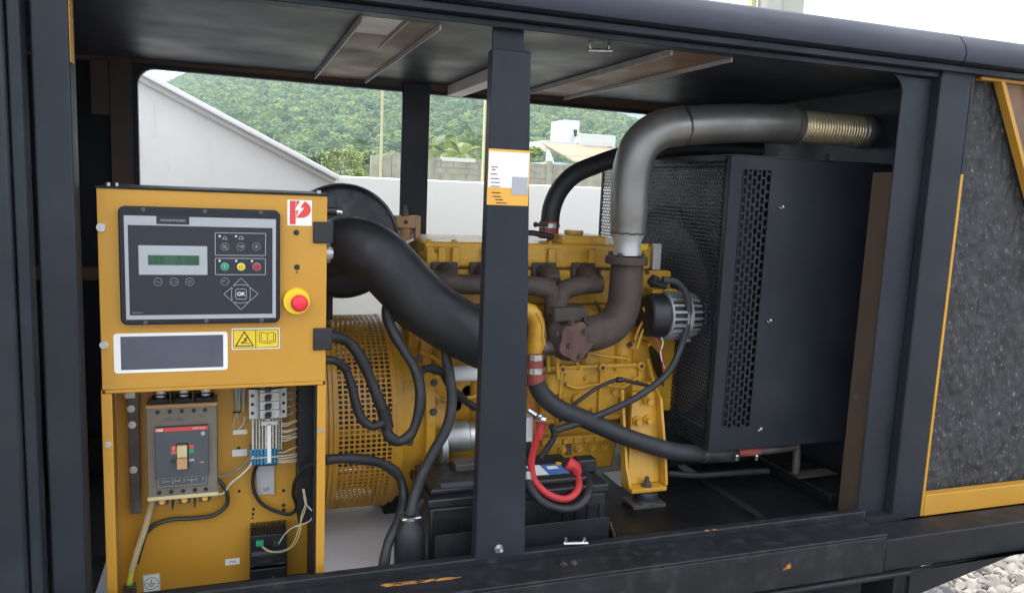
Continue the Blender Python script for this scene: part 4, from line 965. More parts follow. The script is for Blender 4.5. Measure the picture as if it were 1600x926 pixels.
c = U(.385, .565); obj('on_symbol', MB().box(c[0] - .0006, c[0] + .0006, YM - .013, YM - .0127, c[1] - .003, c[1] + .003), 'label', mc)
c = U(.80, .715); obj('test_button', MB().cyl((c[0], YM - .012, c[1]), (c[0], YM - .0145, c[1]), .0042, n=18), 'greypr', mc)
text('rating_text', 'T5N 630', .010, U(.38, 0)[0], YM - .0004, U(0, .865)[1], 'brkface', mc); text('rating_text', 'Icu', .006, U(.78, 0)[0], YM - .0004, U(0, .885)[1], 'brkface', mc)
for u in (.16, .33, .50, .67, .83):
    for v in (.955, .055): c = U(u, v); obj('screw_hole', MB().ring((c[0], YM + .001, c[1]), (c[0], YM - .0006, c[1]), .0045, .0035, 16).cyl((c[0], YM + .001, c[1]), (c[0], YM - .0003, c[1]), .0036, n=14), 'ink', mc)
for u in (.19, .51, .81):
    mb = MB().box(U(u, 0)[0] - .0115, U(u, 0)[0] + .0115, YM + .012, YM + .024, bz0 - .022, bz0 - .0065)
    lug = obj('terminal_lug', mb, 'darkmetal', mc, bevel=.001); c = (U(u, 0)[0], bz0 - .0145); obj('lug_hole', MB().cyl((c[0], YM + .011, c[1]), (c[0], YM + .0118, c[1]), .0058, n=16), 'orange', lug)
for u in (.34, .66):
    obj('phase_barrier', MB().box(U(u, 0)[0] - .0015, U(u, 0)[0] + .0015, YM + .004, YM + .05, bz0 - .03, bz0 - .0065), 'plastic', mc)
    obj('phase_barrier', MB().box(U(u, 0)[0] - .0015, U(u, 0)[0] + .0015, YM + .004, YM + .05, bz1 + .007, bz1 + .045), 'plastic', mc)
for u in (.19, .52, .83):
    obj('terminal_cover', MB().box(U(u, 0)[0] - .017, U(u, 0)[0] + .017, YM + .006, YM + .05, bz1 + .007, bz1 + .016), 'blackr', mc, bevel=.001)
    obj('conductor', MB().tube([(U(u, 0)[0], YM + .03, bz1 + .010), (U(u, 0)[0] + .002, YM + .035, bz1 + .06)], .0095, n=14), 'label', mc)
    obj('terminal_shroud', MB().cyl((U(u, 0)[0], YM + .03, bz1 + .0165), (U(u, 0)[0], YM + .031, bz1 + .019), .0125, n=16), 'plastic', mc)
# bus bar on the left
def K(zx, zy, y): return XZ(130 + .3737 * zx, 580 + .3737 * zy, y)
yb = YB - .03; a, b = K(176, 85, yb), K(245, 592, yb)
bb = thing('bus_bar', 'dark brown upright metal bar with bolts at the left of the compartment', 'bus bar', ((a[0] + b[0]) / 2, YB, b[1]))
obj('bar', MB().box(K(182, 0, yb)[0], K(236, 300, yb)[0], yb, yb + .006, b[1], a[1]), 'darkmetal', bb, bevel=.001)
obj('standoff', MB().box(K(190, 0, yb)[0], K(228, 300, yb)[0], yb + .0065, YB - .0005, b[1] + .01, b[1] + .03).box(K(190, 0, yb)[0], K(228, 300, yb)[0], yb + .0065, YB - .0005, a[1] - .03, a[1] - .01), 'plastic', bb)
a2 = K(172, 82, yb - .004); b2 = K(218, 112, yb - .004); obj('bracket', MB().box(a2[0], b2[0], yb - .004, yb - .0005, b2[1], a2[1]), 'alum', bb, bevel=.001)
for zx, zy in ((190, 95), (200, 155), (205, 222), (210, 410), (220, 575)):
    c = at(130 + .3737 * zx, 580 + .3737 * zy, y=yb - .0005 - (.0035 if zy < 100 else 0)); obj('bar_bolt', MB().bolt(c, .0055, .006), 'zinc' if zy < 500 else 'darkmetal', bb)
# DIN rail devices
def W(zx, zy, y): return XZ(350 + .205 * zx, 590 + .205 * zy, y)
yd = YB - .006; a, b = W(262, 150, yd), W(368, 885, yd)
dr = thing('din_rail', 'bare metal mounting rail hanging below the blue terminals', 'rail', ((a[0] + b[0]) / 2, YB, b[1]))
mb = MB().box(a[0], b[0], yd + .002, YB - .0005, b[1], a[1]); mb.box(a[0] - .004, a[0], yd - .002, yd + .001, b[1], a[1]).box(b[0], b[0] + .004, yd - .002, yd + .001, b[1], a[1]).box(a[0], a[0] + .0015, yd, yd + .0035, b[1], a[1]).box(b[0] - .0015, b[0], yd, yd + .0035, b[1], a[1])
obj('rail', mb, 'galv', dr); c = at(350 + .205 * 320, 590 + .205 * 840, y=yd + .002); obj('rail_screw', MB().bolt(c, .005, .003), 'zinc', dr)
ym = YB - .058; a, b = W(190, 62, ym), W(482, 312, ym)
mbk = thing('miniature_breaker', 'light grey four pole switch with black levers on the rail', 'circuit breaker', ((a[0] + b[0]) / 2, YB, b[1]))
obj('lower_body', MB().box(a[0], b[0], ym + .012, yd - .003, b[1], a[1] + .012), 'ltgrey', mbk, bevel=.001)
npole = 4; ph = (a[1] + .004 - b[1] - .004) / npole
for k in range(npole):
    z0 = b[1] + .004 + k * ph
    mo = obj('module', MB().box(W(258, 0, ym)[0], W(420, 200, ym)[0], ym - .004, ym + .0115, z0 + .0006, z0 + ph - .0006), 'ltgrey', mbk, bevel=.0008)
    c = W(335, 0, ym)[0]; obj('lever', MB().box(c - .007, c + .0045, ym - .016, ym - .0045, z0 + ph * .22, z0 + ph * .62).box(c - .0045, c + .007, ym - .012, ym - .0045, z0 + ph * .3, z0 + ph * .8), 'ink', mo)
    obj('red_stripe', MB().box(W(262, 0, ym)[0], W(272, 0, ym)[0], ym - .0045, ym - .0041, z0 + .001, z0 + ph - .001), 'rusty', mo)
    for zx in (217, 457):
        c = (W(zx, 200, ym)[0], z0 + ph * .5); obj('screw_hole', MB().cyl((c[0], ym + .0119, c[1]), (c[0], ym + .0112, c[1]), .0036, n=14), 'ink', mbk)
obj('busbar_strip', MB().tube([(a[0] - .004, ym - .006, a[1] - .0035), ((a[0] + b[0]) / 2, ym - .012, a[1] - .0055), (b[0] + .006, ym - .004, a[1] - .002)], .0024, n=8), 'plastic', mbk)
yt = YB - .048; a, b = W(212, 318, yt), W(440, 545, yt)
ts = thing('terminal_block', 'pale terminal strip with rows of dark sockets above the blue terminals', 'terminal block', ((a[0] + b[0]) / 2, YB, b[1]))
nr = 15; ph = (a[1] - b[1]) / nr
socket = None; mb = MB()
for r in range(nr):
    obj('terminal', MB().box(a[0], b[0], yt, yd - .003, b[1] + r * ph + .0003, b[1] + (r + 1) * ph - .0003), 'wire' if r % 5 else 'ltgrey', ts)
    for zx in (235, 258, 282, 305, 360, 385, 410, 428):
        x = W(zx, 430, yt)[0]; mb.box(x - .0018, x + .0018, yt - .0006, yt - .0001, b[1] + (r + .12) * ph, b[1] + (r + .88) * ph)
obj('sockets', mb, 'ink', ts, kind='stuff')
p, q = W(330, 348, yt), W(358, 640, yt); obj('marker_strip', MB().box(p[0], q[0], yt - .005, yt - .001, q[1], p[1]), 'label', ts)
p, q = W(280, 330, yt), W(410, 355, yt); obj('end_clamp', MB().box(p[0], q[0], yt - .005, yt - .001, q[1], p[1]), 'ltgrey', ts, bevel=.001)
a, b = W(195, 547, yt), W(412, 650, yt)
bt = thing('blue_terminals', 'row of bright blue wire terminals at the end of the rail', 'terminal block', ((a[0] + b[0]) / 2, YB, b[1]))
for r in range(5):
    z0 = b[1] + (a[1] - b[1]) * r / 5; z1_ = b[1] + (a[1] - b[1]) * (r + 1) / 5; sh = .004 * (4 - r) / 4
    if r == 2: obj('end_plate', MB().box(a[0] + .002, b[0] + .002, yt - .003, yd - .003, z0 + .001, z0 + .0035), 'cream', bt)
    te = obj('terminal', MB().box(a[0] + sh, b[0], yt - .002, yd - .003, z0 + .0004, z1_ - .0004), 'blue', bt, bevel=.0005)
    mb = MB()
    for zx in (222, 246, 270, 300, 375, 398): x = W(zx, 590, yt)[0]; mb.box(x - .0017, x + .0017, yt - .0026, yt - .0021, z0 + .0012, z1_ - .0012)
    obj('sockets', mb, 'ink', te)
obj('end_bracket', MB().box(a[0] + .012, b[0] - .002, yt + .004, yd - .003, b[1] - .0055, b[1] - .0005), 'plastic', bt)
# wire duct and the fine wires that fan into it
yw = YC + .075; a, b = W(572, 25, yw), W(700, 900, yw)
solo('wire_duct', MB().box(a[0], b[0], yw, YB - .001, b[1] - .06, zmid - .002), 'blackr', 'black upright wire duct along the right side of the compartment', 'wire duct', bevel=.001)
def wire(name, pts, r, mat, label, group=None, n=8, step=.006, ridge=None, cat='cable'):
    return solo(name, MB().tube(pts, r, n=n, step=step, ridge=ridge), mat, label, cat, group)
def Wp(zx, zy, y): return at(350 + .205 * zx, 590 + .205 * zy, y=y)
for k, (y0_, y1_) in enumerate(((345, 315), (362, 322), (400, 375), (412, 384), (440, 415), (455, 438), (475, 442), (565, 515), (590, 570), (610, 588), (628, 612), (640, 628), (110, 80), (160, 130), (215, 190), (275, 240))):
    x0_ = 440 if y0_ < 500 else 415
    if k > 11: x0_ = 480
    wire('control_wire', [Wp(x0_ - 12, y0_, yt + .004), Wp(x0_ + 35, y0_ + 4, yt - .004), Wp(520, (y0_ * .35 + y1_ * .65) + 6, yt - .002), Wp(585, y1_, yt + .008)], .0013, 'wire' if k <= 11 else 'greyw', ['topmost', 'second', 'third', 'fourth', 'fifth', 'sixth', 'seventh', 'eighth', 'ninth', 'tenth', 'eleventh', 'lowest'][k] + ' pale wire, counted downward, from the terminals to the black wire duct' if k < 12 else ['upper', 'second', 'third', 'lowest'][k - 12] + ' grey wire from the light grey switch to the black wire duct', 'fine wires from the terminals to the wire duct', n=6)
for k, zx in enumerate((80, 92, 104, 118, 132, 150, 165)):
    wire('control_wire', [Wp(zx + 6, 20, YB - .02), Wp(zx, 90, YB - .012 - .003 * (k % 3)), Wp(98 + 5 * k if k < 4 else 150, 262, YB - .012)], .0016, 'wire' if k % 2 else 'greyw', ['leftmost', 'second', 'third', 'middle', 'fifth', 'sixth', 'rightmost'][k] + ' wire, counted from the left, of the tied bundle beside the light grey switch', 'bundle of wires left of the switch', n=6)
wire('control_wire', [Wp(98, 262, YB - .012), Wp(78, 320, YB - .008), Wp(62, 385, YB - .006)], .0012, 'wire', 'loose wire end curving left below the cable tie', n=6)
wire('control_wire', [Wp(160, 295, YB - .012), Wp(145, 350, YB - .010), Wp(112, 390, YB - .006)], .0015, 'wwire', 'white wire running down to the upper paper tag', n=6)
wire('control_wire', [Wp(100, 262, YB - .012), Wp(105, 320, YB - .010), Wp(130, 345, YB - .006)], .0012, 'wire', 'loose wire end curving right below the cable tie', n=6)
solo('cable_tie', MB().tube([Wp(66, 264, YB - .016), Wp(130, 258, YB - .016)], .0022, n=6), 'ink', 'small black cable tie round the bundle of wires', 'cable tie')
for (za, zb_), lab in ((((68, 398), (176, 426)), 'upper white paper tag left of the terminals'), (((62, 548), (176, 592)), 'lower and larger white paper tag left of the blue terminals')):
    a, b = W(*za, YB - .001), W(*zb_, YB - .001); solo('paper_tag', MB().box(a[0], b[0], YB - .0014, YB - .0004, b[1], a[1]), 'label', lab, 'tag')
def Kp(zx, zy, y): return at(130 + .3737 * zx, 580 + .3737 * zy, y=y)
wire('connection_wire', [Kp(562, 440, YB - .02), Kp(600, 432, YB - .02), Kp(660, 398, YB - .025), Kp(705, 352, YB - .045)], .0021, 'greyw', 'grey wire from the blue terminals to the large breaker')
wire('connection_wire', [Kp(555, 506, YB - .02), Kp(580, 512, YB - .02), Kp(615, 470, YB - .025), Kp(665, 428, YB - .03), Kp(700, 390, YB - .042), Kp(710, 352, YB - .05)], .0022, 'wwire', 'white wire looping from the blue terminals to the large breaker')
wire('connection_cable', [Kp(565, 450, YB - .02), Kp(598, 500, YB - .02), Kp(600, 555, YB - .02), Kp(550, 598, YB - .02), Kp(470, 612, YB - .016), Kp(370, 618, YB - .014), Kp(300, 640, YB - .014), Kp(262, 675, YB - .016)], .0046, 'dkgreen', 'dark green cable curving under the large breaker')
wire('connection_cable', [Kp(728, 385, yt + .004), Kp(712, 430, YB - .02), Kp(712, 490, YB - .018), Kp(745, 550, YB - .02), Kp(810, 585, YB - .024), Kp(865, 595, YB - .03), Kp(892, 570, YB - .04), Kp(878, 510, YB - .06), Kp(890, 450, YB - .09), Kp(930, 400, .12), Kp(975, 382, .10)], .0042, 'rubber', 'black cable hanging in a loop from the blue terminals to the right flange')
wire('earth_sleeve', [Kp(290, 535, YB - .02), Kp(262, 640, YB - .025), Kp(225, 750, YB - .03), Kp(200, 835, YB - .034)], .0072, 'heatsh', 'cream sleeved earth cable slanting down from the large breaker', n=12)
wire('earth_lead', [Kp(203, 830, YB - .034), Kp(196, 862, YB - .035), Kp(192, 892, YB - .036)], .0066, 'gyw', 'yellow and green end of the sleeved earth cable', n=12)
c = Kp(195, 905, YB - .036); solo('earth_clamp', MB().box(c[0] - .012, c[0] + .012, c[1] - .008, c[1] + .014, c[2] - .02, c[2] + .006).cyl((c[0] - .006, c[1] - .008, c[2] - .008), (c[0] - .006, c[1] - .014, c[2] - .008), .006, n=6), 'darkmetal', 'dark clamp at the lower end of the earth cable', 'clamp', bevel=.001)
wire('earth_tail', [Kp(262, 672, YB - .014), Kp(245, 730, YB - .010), Kp(225, 800, YB - .008)], .0042, 'dkgreen', 'dark cable tail behind the cream sleeved cable')
# earth symbol
a, b = K(249, 850, YB), K(323, 918, YB); th = thing('earth_sticker', 'white sticker with a circled earth symbol', 'sticker', ((a[0] + b[0]) / 2, YB, b[1]))
obj('backing', MB().box(a[0], b[0], YB - .0008, YB - .0003, b[1], a[1]), 'label', th); cx_, cz_ = (a[0] + b[0]) / 2, (a[1] + b[1]) / 2; s = (b[0] - a[0]) * .40
mb = line_xz(MB(), [(cx_ + s * math.cos(R_(q)), cz_ + s * math.sin(R_(q))) for q in range(0, 360, 15)], .0009, YB - .0012, YB - .0009, True)
line_xz(mb, [(cx_, cz_ + s * .7), (cx_, cz_)], .0010, YB - .0012, YB - .0009)
for k, wd in enumerate((.6, .38, .16)): line_xz(mb, [(cx_ - s * wd, cz_ - k * s * .24), (cx_ + s * wd, cz_ - k * s * .24)], .0010, YB - .0012, YB - .0009)
line_xz(mb, [(a[0] + .001, b[1] + .001), (b[0] - .001, b[1] + .001), (b[0] - .001, a[1] - .001), (a[0] + .001, a[1] - .001)], .0006, YB - .0012, YB - .0009, True)
obj('symbol', mb, 'ink', th)
a, b = K(594, 784, YB), K(655, 803, YB); th = thing('print_tag', 'tiny white printed tag low on the yellow mounting plate', 'tag', ((a[0] + b[0]) / 2, YB, b[1])); obj('backing', MB().box(a[0], b[0], YB - .0008, YB - .0003, b[1], a[1]), 'label', th)
text('print', 'PMG-B', .005, (a[0] + b[0]) / 2, YB - .001, (a[1] + b[1]) / 2, 'ink', th)
for zx, zy, r in ((652, 500, .0035), (712, 575, .0035), (710, 595, .0035), (708, 612, .0024), (711, 658, .0045), (838, 497, .0040), (838, 558, .0042), (838, 578, .0042), (836, 643, .0045), (712, 508, .003), (650, 320, .004)):
    c = at(130 + .3737 * zx, 580 + .3737 * zy, y=YB); obj('plate_hole', MB().cyl((c[0], YB - .0006, c[2]), (c[0], YB - .0001, c[2]), r, n=14), 'ink', cb)
# battery charger
def V(zx, zy, y): return XZ(350 + .175 * zx, 760 + .175 * zy, y)
yq = YB - .048; a, b = V(232, 400, yq), V(562, 880, yq); zbot = .705
bc = thing('battery_charger', 'black finned charger box low in the wiring compartment', 'charger', ((a[0] + b[0]) / 2, YB, zbot))
obj('case', MB().box(a[0], b[0], yq, YB - .001, zbot, a[1] - .012), 'plastic', bc, bevel=.0015)
mb = MB()
for k in range(13):
    x = a[0] + (b[0] - a[0]) * (k + .5) / 13; mb.box(x - .0014, x + .0014, yq + .001, YB - .001, a[1] - .0115, a[1])
obj('heat_sink', mb, 'plastic', bc)
for zx, m_, w_ in ((318, 'green', 34), (470, 'dkgreen', 34)):
    p = V(zx - w_, 475, yq), V(zx + w_, 512, yq); obj('plug', MB().box(p[0][0], p[1][0], yq - .010, yq - .0005, p[1][1], p[0][1]), m_, bc, bevel=.001)
p, q = V(258, 635, yq), V(468, 690, yq); obj('name_strip', MB().box(p[0], q[0], yq - .0008, yq - .0001, q[1], p[1]), 'ink', bc)
text('strip_text', 'CHARGER', .0062, (p[0] + q[0]) / 2, yq - .001, (p[1] + q[1]) / 2, 'brkface', bc)
c = V(440, 803, yq); obj('indicator_lamp', MB().ball((c[0], yq - .001, c[1]), .002, 8, 5), 'rbut', bc)
mb = MB(); 
for zy in (585, 705, 715): p, q = V(245, zy, yq), V(540, zy + 4, yq); mb.box(p[0], q[0], yq - .0006, yq - .0001, q[1], p[1])
obj('case_lines', mb, 'brkface', bc)
def Vp(zx, zy, y): return at(350 + .175 * zx, 760 + .175 * zy, y=y)
for k, pts in enumerate(([(330, 525), (380, 570), (470, 585), (560, 565), (640, 500), (680, 400), (690, 260), (725, 150), (700, 20)], [(340, 530), (430, 578), (550, 560), (625, 490), (690, 300), (735, 160), (712, 20)],
                         [(480, 530), (520, 450), (600, 370), (690, 340), (770, 300), (800, 240), (745, 170), (716, 20)], [(500, 490), (540, 430), (620, 360), (700, 335), (775, 295), (790, 220), (725, 140), (705, 20)])):
    wire('charger_wire', [Vp(p, q, yq - .006 - max(0, min(1, (p - 480) / 170)) * .058) for p, q in pts], .0011, 'wire' if k > 1 else 'cream', ['lower yellowish wire hanging from the left green plug of the charger', 'upper yellowish wire hanging from the left green plug of the charger', 'lower pale twisted wire from the right plug of the charger', 'upper pale twisted wire from the right plug of the charger'][k], ('wires from the right plug of the charger', 'wires from the left plug of the charger')[k < 2], n=6)
# ================================================================== GENERATOR END (round cage)
YG = 0.60
gx0, gx1 = at(500, 635, y=.40)[0] - .03, at(617, 635, y=.36)[0]
gtop, gbot = at(580, 493, y=YG)[2], at(580, 777, y=YG)[2]
GZ = (gtop + gbot) / 2; GR = (gtop - gbot) / 2
al = thing('power_alternator', 'round yellow generator end with a cage of square holes', 'generator', ((gx0 + gx1) / 2, YG, GZ - GR))
def drum(x0, x1, n_u, n_v, hu, hv, r):
    def fn(u, v, w): 
        a = 2 * math.pi * v / n_v; q = r - w; return (x0 + (x1 - x0) * u / n_u, YG - q * math.cos(a), GZ + q * math.sin(a))
    return MB().perf(n_u, n_v, fn, hu, hv, thick=.002)
xa = at(527, 635, y=.36)[0]; xb_ = at(612, 635, y=.36)[0]
nu = 10; nv = int(2 * math.pi * GR / ((xb_ - xa) / nu) / .92)
obj('cage', drum(xa, xb_, nu, nv, .66, .64, GR), 'yellow', al, smooth=0)
for x0, x1, r in ((gx0 - .1, gx0 + .012, .006), (xa - .022, xa - .012, .004), (xa - .011, xa + .001, .001), (xb_ - .001, xb_ + .012, .002)):
    obj('cage_ring', MB().ring((x0, YG, GZ), (x1, YG, GZ), GR + r, GR - .014, 72), 'yellow', al, bevel=.001)
obj('cage_band', MB().ring((gx0 + .0125, YG, GZ), (xa - .0225, YG, GZ), GR - .001, GR - .01, 72), 'yellow', al)
obj('stator_core', MB().cyl((gx0, YG, GZ), (xb_, YG, GZ), GR * .60, n=40), 'darkmetal', al)
mb = MB()
for k in range(9):
    a = 2 * math.pi * k / 9;
    c = Vector((0, -math.cos(a) * GR * .78, math.sin(a) * GR * .78)); mb.cyl((gx0, YG + c.y, GZ + c.z), (xb_, YG + c.y, GZ + c.z), .017, n=8); mb.cut()
each('cooling_rib', mb, 'engine', al)
# bell housing toward the engine
xh = at(690, 640, y=.40)[0]
obj('bell_housing', MB().lathe((xb_ + .0125, YG, GZ), (xh, YG, GZ), [(0, GR * .985), (.12, GR * .985), (.14, GR * .93), (.55, GR * .93), (.58, GR * 1.0), (.75, GR * 1.0), (.76, GR * .9), (1, GR * .86)], 56), 'engine', al, smooth=30)
obj('generator_foot', MB().box(xb_ + .02, xb_ + .12, YG - .05, YG + .16, .689, GZ - GR * .9), 'black', al, bevel=.004)
mb = MB()
for px, py in ((678, 597), (677, 643), (640, 690), (655, 560)):
    c = at(px, py, y=YG - GR * .98); mb.bolt((c[0], c[1], c[2]), .007, .008); mb.cut()
each('housing_bolt', mb, 'darkmetal', al)

# ================================================================== ENGINE
YE = .43
def E(px, py, y=YE): return at(px, py, y=y)
def ebox(mb, a, b, y0, y1, y=None):
    p, q = at(*a, y=y0 if y is None else y), at(*b, y=y0 if y is None else y); return mb.box(p[0], q[0], y0, y1, q[2], p[2])
en = thing('diesel_engine', 'yellow six cylinder diesel engine with a dark iron manifold and turbocharger', 'engine', (.78, .6, .80))
# top cover
p, q = at(664, 377, y=.47), at(1022, 418, y=.47)
zc1 = (at(664, 377, y=.47)[2] + at(1020, 384, y=.47)[2]) / 2; zc0 = at(840, 419, y=.47)[2]
obj('rocker_cover', MB().box(p[0], q[0], .47, .78, zc0, zc1), 'engine', en, bevel=.007)
mb = MB()
for px in (672, 690, 712, 760, 862, 925, 1010):
    x = at(px, 400, y=.46)[0]; mb.box(x - .011, x + .011, .455, .4695, zc0 + .001, zc1 - .012); mb.cut()
each('cover_rib', mb, 'engine', en, bevel=.004)
mb = MB()
for px in (672, 712, 770, 862, 925, 980, 1015):
    x = at(px, 400, y=.46)[0]; mb.cyl((x, .48, zc1), (x, .48, zc1 + .006), .007, n=6); mb.cut()
each('cover_bolt', mb, 'engine', en)
a, b = at(870, 366, y=.52), at(937, 380, y=.52)
obj('filler_block', MB().box(a[0], b[0], .48, .60, zc1 - .002, a[2]), 'engine', en, bevel=.004)
obj('filler_cap', MB().cyl(((a[0] * .55 + b[0] * .45), .54, a[2]), ((a[0] * .55 + b[0] * .45), .54, a[2] + .012), .028, n=20), 'engine', en, bevel=.002)
# head
p, q = at(668, 421, y=.452), at(1035, 462, y=.452)
zh1 = zc0 - .0015; zh0 = at(850, 475, y=.452)[2]
obj('cylinder_head', MB().box(p[0], q[0], .452, .80, zh0, zh1), 'engine', en, bevel=.004)
obj('gasket_line', MB().box(p[0] + .004, q[0] - .004, .449, .79, zc0 - .0012, zc0 - .0002), 'darkmetal', en)
mb = MB()
for k in range(7):
    x = p[0] + .03 + (q[0] - p[0] - .06) * k / 6; mb.bolt((x, .4515, zh1 - .018), .006, .007); mb.cut()
each('head_bolt', mb, 'engine', en)
# block: upper wall, web ribs, side plate
xL, xR_ = at(655, 600, y=YE)[0], at(1012, 600, y=YE)[0]
zb1, zb0 = zh0 - .001, at(850, 688, y=YE)[2]
obj('block', MB().box(xL, xR_, YE, .82, zb0, zb1), 'engine', en, bevel=.005)
# rounded barrel bulges of the cylinders
mb = MB()
for k in range(6):
    x = xL + (xR_ - xL) * (k + .6) / 6.4; mb.cyl((x, YE + .014, zb0 + .075), (x, YE + .014, zb1 - .01), .034, n=20); mb.cut()
each('cylinder_wall', mb, 'engine', en, smooth=50)
# side cover band with flange and bolts (below the turbo)
a, b = at(848, 574, y=.405), at(1005, 648, y=.405)
obj('side_cover', MB().rrect(a[0], b[0], b[2], a[2], .014, .406, YE - .0005), 'engine', en, bevel=.004)
mb = MB(); ww = b[0] - a[0]
mb.rrect(a[0] - .004, b[0] + .004, b[2] - .006, b[2] + .006, .003, .398, .4055).rrect(a[0] - .004, b[0] + .004, a[2] - .006, a[2] + .004, .003, .398, .4055)
for t in (.17, .55, .93):
    x = a[0] + ww * t; mb.rrect(x - .006, x + .006, b[2] + .0065, a[2] - .0065, .003, .396, .4055)
    for zz in (a[2] - .004, b[2] + .004): mb.cyl((x, .4055, zz), (x, .392, zz), .013, n=14)
obj('cover_flange', mb, 'engine', en, bevel=.002)
mb = MB()
for t in (.17, .55, .93):
    for zz in (a[2] - .004, b[2] + .004): mb.cyl((a[0] + ww * t, .3915, zz), (a[0] + ww * t, .391, zz), .0055, n=12); mb.cut()
each('bolt_recess', mb, 'ink', en)
mb = MB()
for px, py, r in ((881, 586, .006), (984, 538, .009), (879, 616, .008), (900, 621, .016), (957, 611, .008), (970, 655, .009), (905, 660, .008), (868, 640, .009), (1010, 536, .006)):
    c = at(px, py, y=.412); mb.cyl((c[0], YE - .001, c[2]), (c[0], .395, c[2]), r * 1.25, r, n=14); mb.cut()
each('boss', mb, 'engine', en, smooth=40)
mb = MB()
for px, py in ((984, 538), (970, 623), (968, 655), (1010, 425)):
    c = at(px, py, y=.40); mb.cyl((c[0], .40, c[2]), (c[0], .3935, c[2]), .0065, n=12); mb.cut()
each('boss_hole', mb, 'ink', en)
# lower crankcase flange and sump
a = at(840, 690, y=.40); b = at(985, 688, y=.40)
xs0, xs1 = at(700, 690, y=.40)[0], at(970, 690, y=.40)[0]; zf = a[2]
obj('sump_flange', MB().box(xs0, xs1, .396, .80, zf - .012, zf + .010), 'engine', en, bevel=.003)
mb = MB()
for k in range(16):
    x = xs0 + (xs1 - xs0) * (k + .5) / 16; mb.box(x - .008, x + .008, .389, .3955, zf - .009, zf + .007); mb.cut()
each('flange_lug', mb, 'engine', en, bevel=.002)
zs0 = at(900, 738, y=.41)[2]
obj('sump', MB().prism_x([(.405, zf - .0125), (.800, zf - .0125), (.77, zs0), (.425, zs0)], xs0 + .01, at(962, 720, y=.41)[0]), 'engine', en, bevel=.008)
mb = MB()
for px in (880, 905, 925, 945): c = at(px, 700, y=.40); mb.bolt((c[0], .404, zf - .03), .008, .009); mb.cut()
each('sump_bolt', mb, 'engine', en); c = at(889, 712, y=.40); obj('sump_stain', MB().box(c[0] - .008, c[0] + .008, .4015, .4035, zf - .045, zf - .015), 'rusty', en)
# timing case at the right end
a, b = at(1000, 470, y=.44), at(1052, 640, y=.44)
obj('timing_case', MB().rrect(a[0], b[0], b[2], a[2], .02, .435, .78), 'engine', en, bevel=.004)
a, b = at(1005, 420, y=.44), at(1046, 470, y=.44)
obj('thermostat_housing', MB().rrect(a[0], b[0], b[2], zh1, .008, .44, .60), 'engine', en, bevel=.004)
a, b = at(1002, 382, y=.45), at(1016, 400, y=.45); obj('caution_label', MB().box(a[0], b[0], .4685, .4695, b[2], a[2]), 'warn', en)
a, b = at(1018, 380, y=.47), at(1027, 425, y=.47); obj('lifting_eye', MB().rrect(a[0], b[0], b[2], a[2], .004, .455, .467), 'galv', en)
# flywheel end: plate, starter, white cylinder
a, b = at(640, 585, y=.40), at(700, 700, y=.40)
obj('flywheel_plate', MB().rrect(a[0], b[0] + .01, b[2] - .02, a[2], .03, .385, .80), 'engine', en, bevel=.004)
mb = MB()
for px, py in ((678, 597), (677, 643)): c = at(px, py, y=.384); mb.cyl((c[0], .3848, c[2]), (c[0], .383, c[2]), .006, n=12); mb.cut()
each('plate_hole', mb, 'ink', en)
a, b = at(690, 668, y=.36), at(752, 672, y=.36); zz = at(720, 682, y=.36)[2]
sm = obj('starter_motor', MB().lathe((a[0], .37, zz), (b[0] + .12, .37, zz), [(0, .028), (.1, .04), (.3, .042), (.32, .038), (.9, .038), (1, .03)], 24), 'alum', en)
obj('starter_solenoid', MB().cyl((b[0] - .02, .34, zz + .062), (b[0] + .09, .34, zz + .062), .021, n=18), 'alum', sm)
a, b = at(703, 587, y=.38), at(752, 587, y=.38)
obj('white_filter_body', MB().cyl((a[0], .40, a[2]), (b[0] + .15, .40, a[2]), .021, n=20), 'coping', en, bevel=.002)
a, b = at(640, 500, y=.45), at(748, 580, y=.45)
obj('rear_block', MB().box(a[0], b[0], .46, .8, b[2], a[2]), 'engine', en, bevel=.008)
mb = MB()
for px, py, r in ((655, 520, .02), (690, 550, .025), (720, 540, .016), (668, 556, .014), (735, 560, .02), (730, 610, .022), (712, 632, .018)): c = at(px, py, y=.44); mb.cyl((c[0], .47, c[2]), (c[0], .43, c[2]), r, r * .8, n=14); mb.cut()
each('rear_fitting', mb, 'engine', en, smooth=40)
# front mount
yv = .30
a, b, c_, d_ = at(989, 612, y=yv + .06), at(1029, 612, y=yv + .06), at(1030, 752, y=yv), at(980, 757, y=yv)
mo = obj('engine_mount', MB().hexa([d_, (c_[0], yv, c_[2]), (b[0], yv + .06, b[2]), (a[0], yv + .06, a[2]), (d_[0], yv + .014, d_[2]), (c_[0], yv + .014, c_[2]), (b[0], yv + .074, b[2]), (a[0], yv + .074, a[2])]), 'engine', en, bevel=.002)
for s, (t0, b0) in ((0, (a, d_)), (1, (b, c_))):
    dx = .006 if s else -.006
    e0, e1 = at(1037 if s else 985, 655, y=yv), at(1036 if s else 978, 700, y=yv)
    zt_, zb_ = t0[2] + .01, b0[2]
    x0_ = b0[0] + dx
    pl = [(yv - .030, zb_), (yv - .030, zb_ + .012), (yv - .010, zb_ + .10), (yv + .03, zt_ - .02), (yv + .06, zt_), (yv + .10, zt_), (yv + .10, zb_)] if s else [(yv - .030, zb_), (yv - .030, zb_ + .008), (yv - .004, zb_ + .05), (yv + .05, zt_), (yv + .062, zt_), (yv + .018, zb_)]
    obj('gusset', MB().prism_x(pl, x0_ - .004, x0_ + .004), 'engine', mo, bevel=.001)
obj('foot_plate', MB().box(d_[0] - .004, c_[0] + .004, yv - .037, yv + .03, d_[2] - .012, d_[2] - .0005), 'engine', mo, bevel=.002)
fc = ((d_[0] + c_[0]) / 2, yv - .018, d_[2])
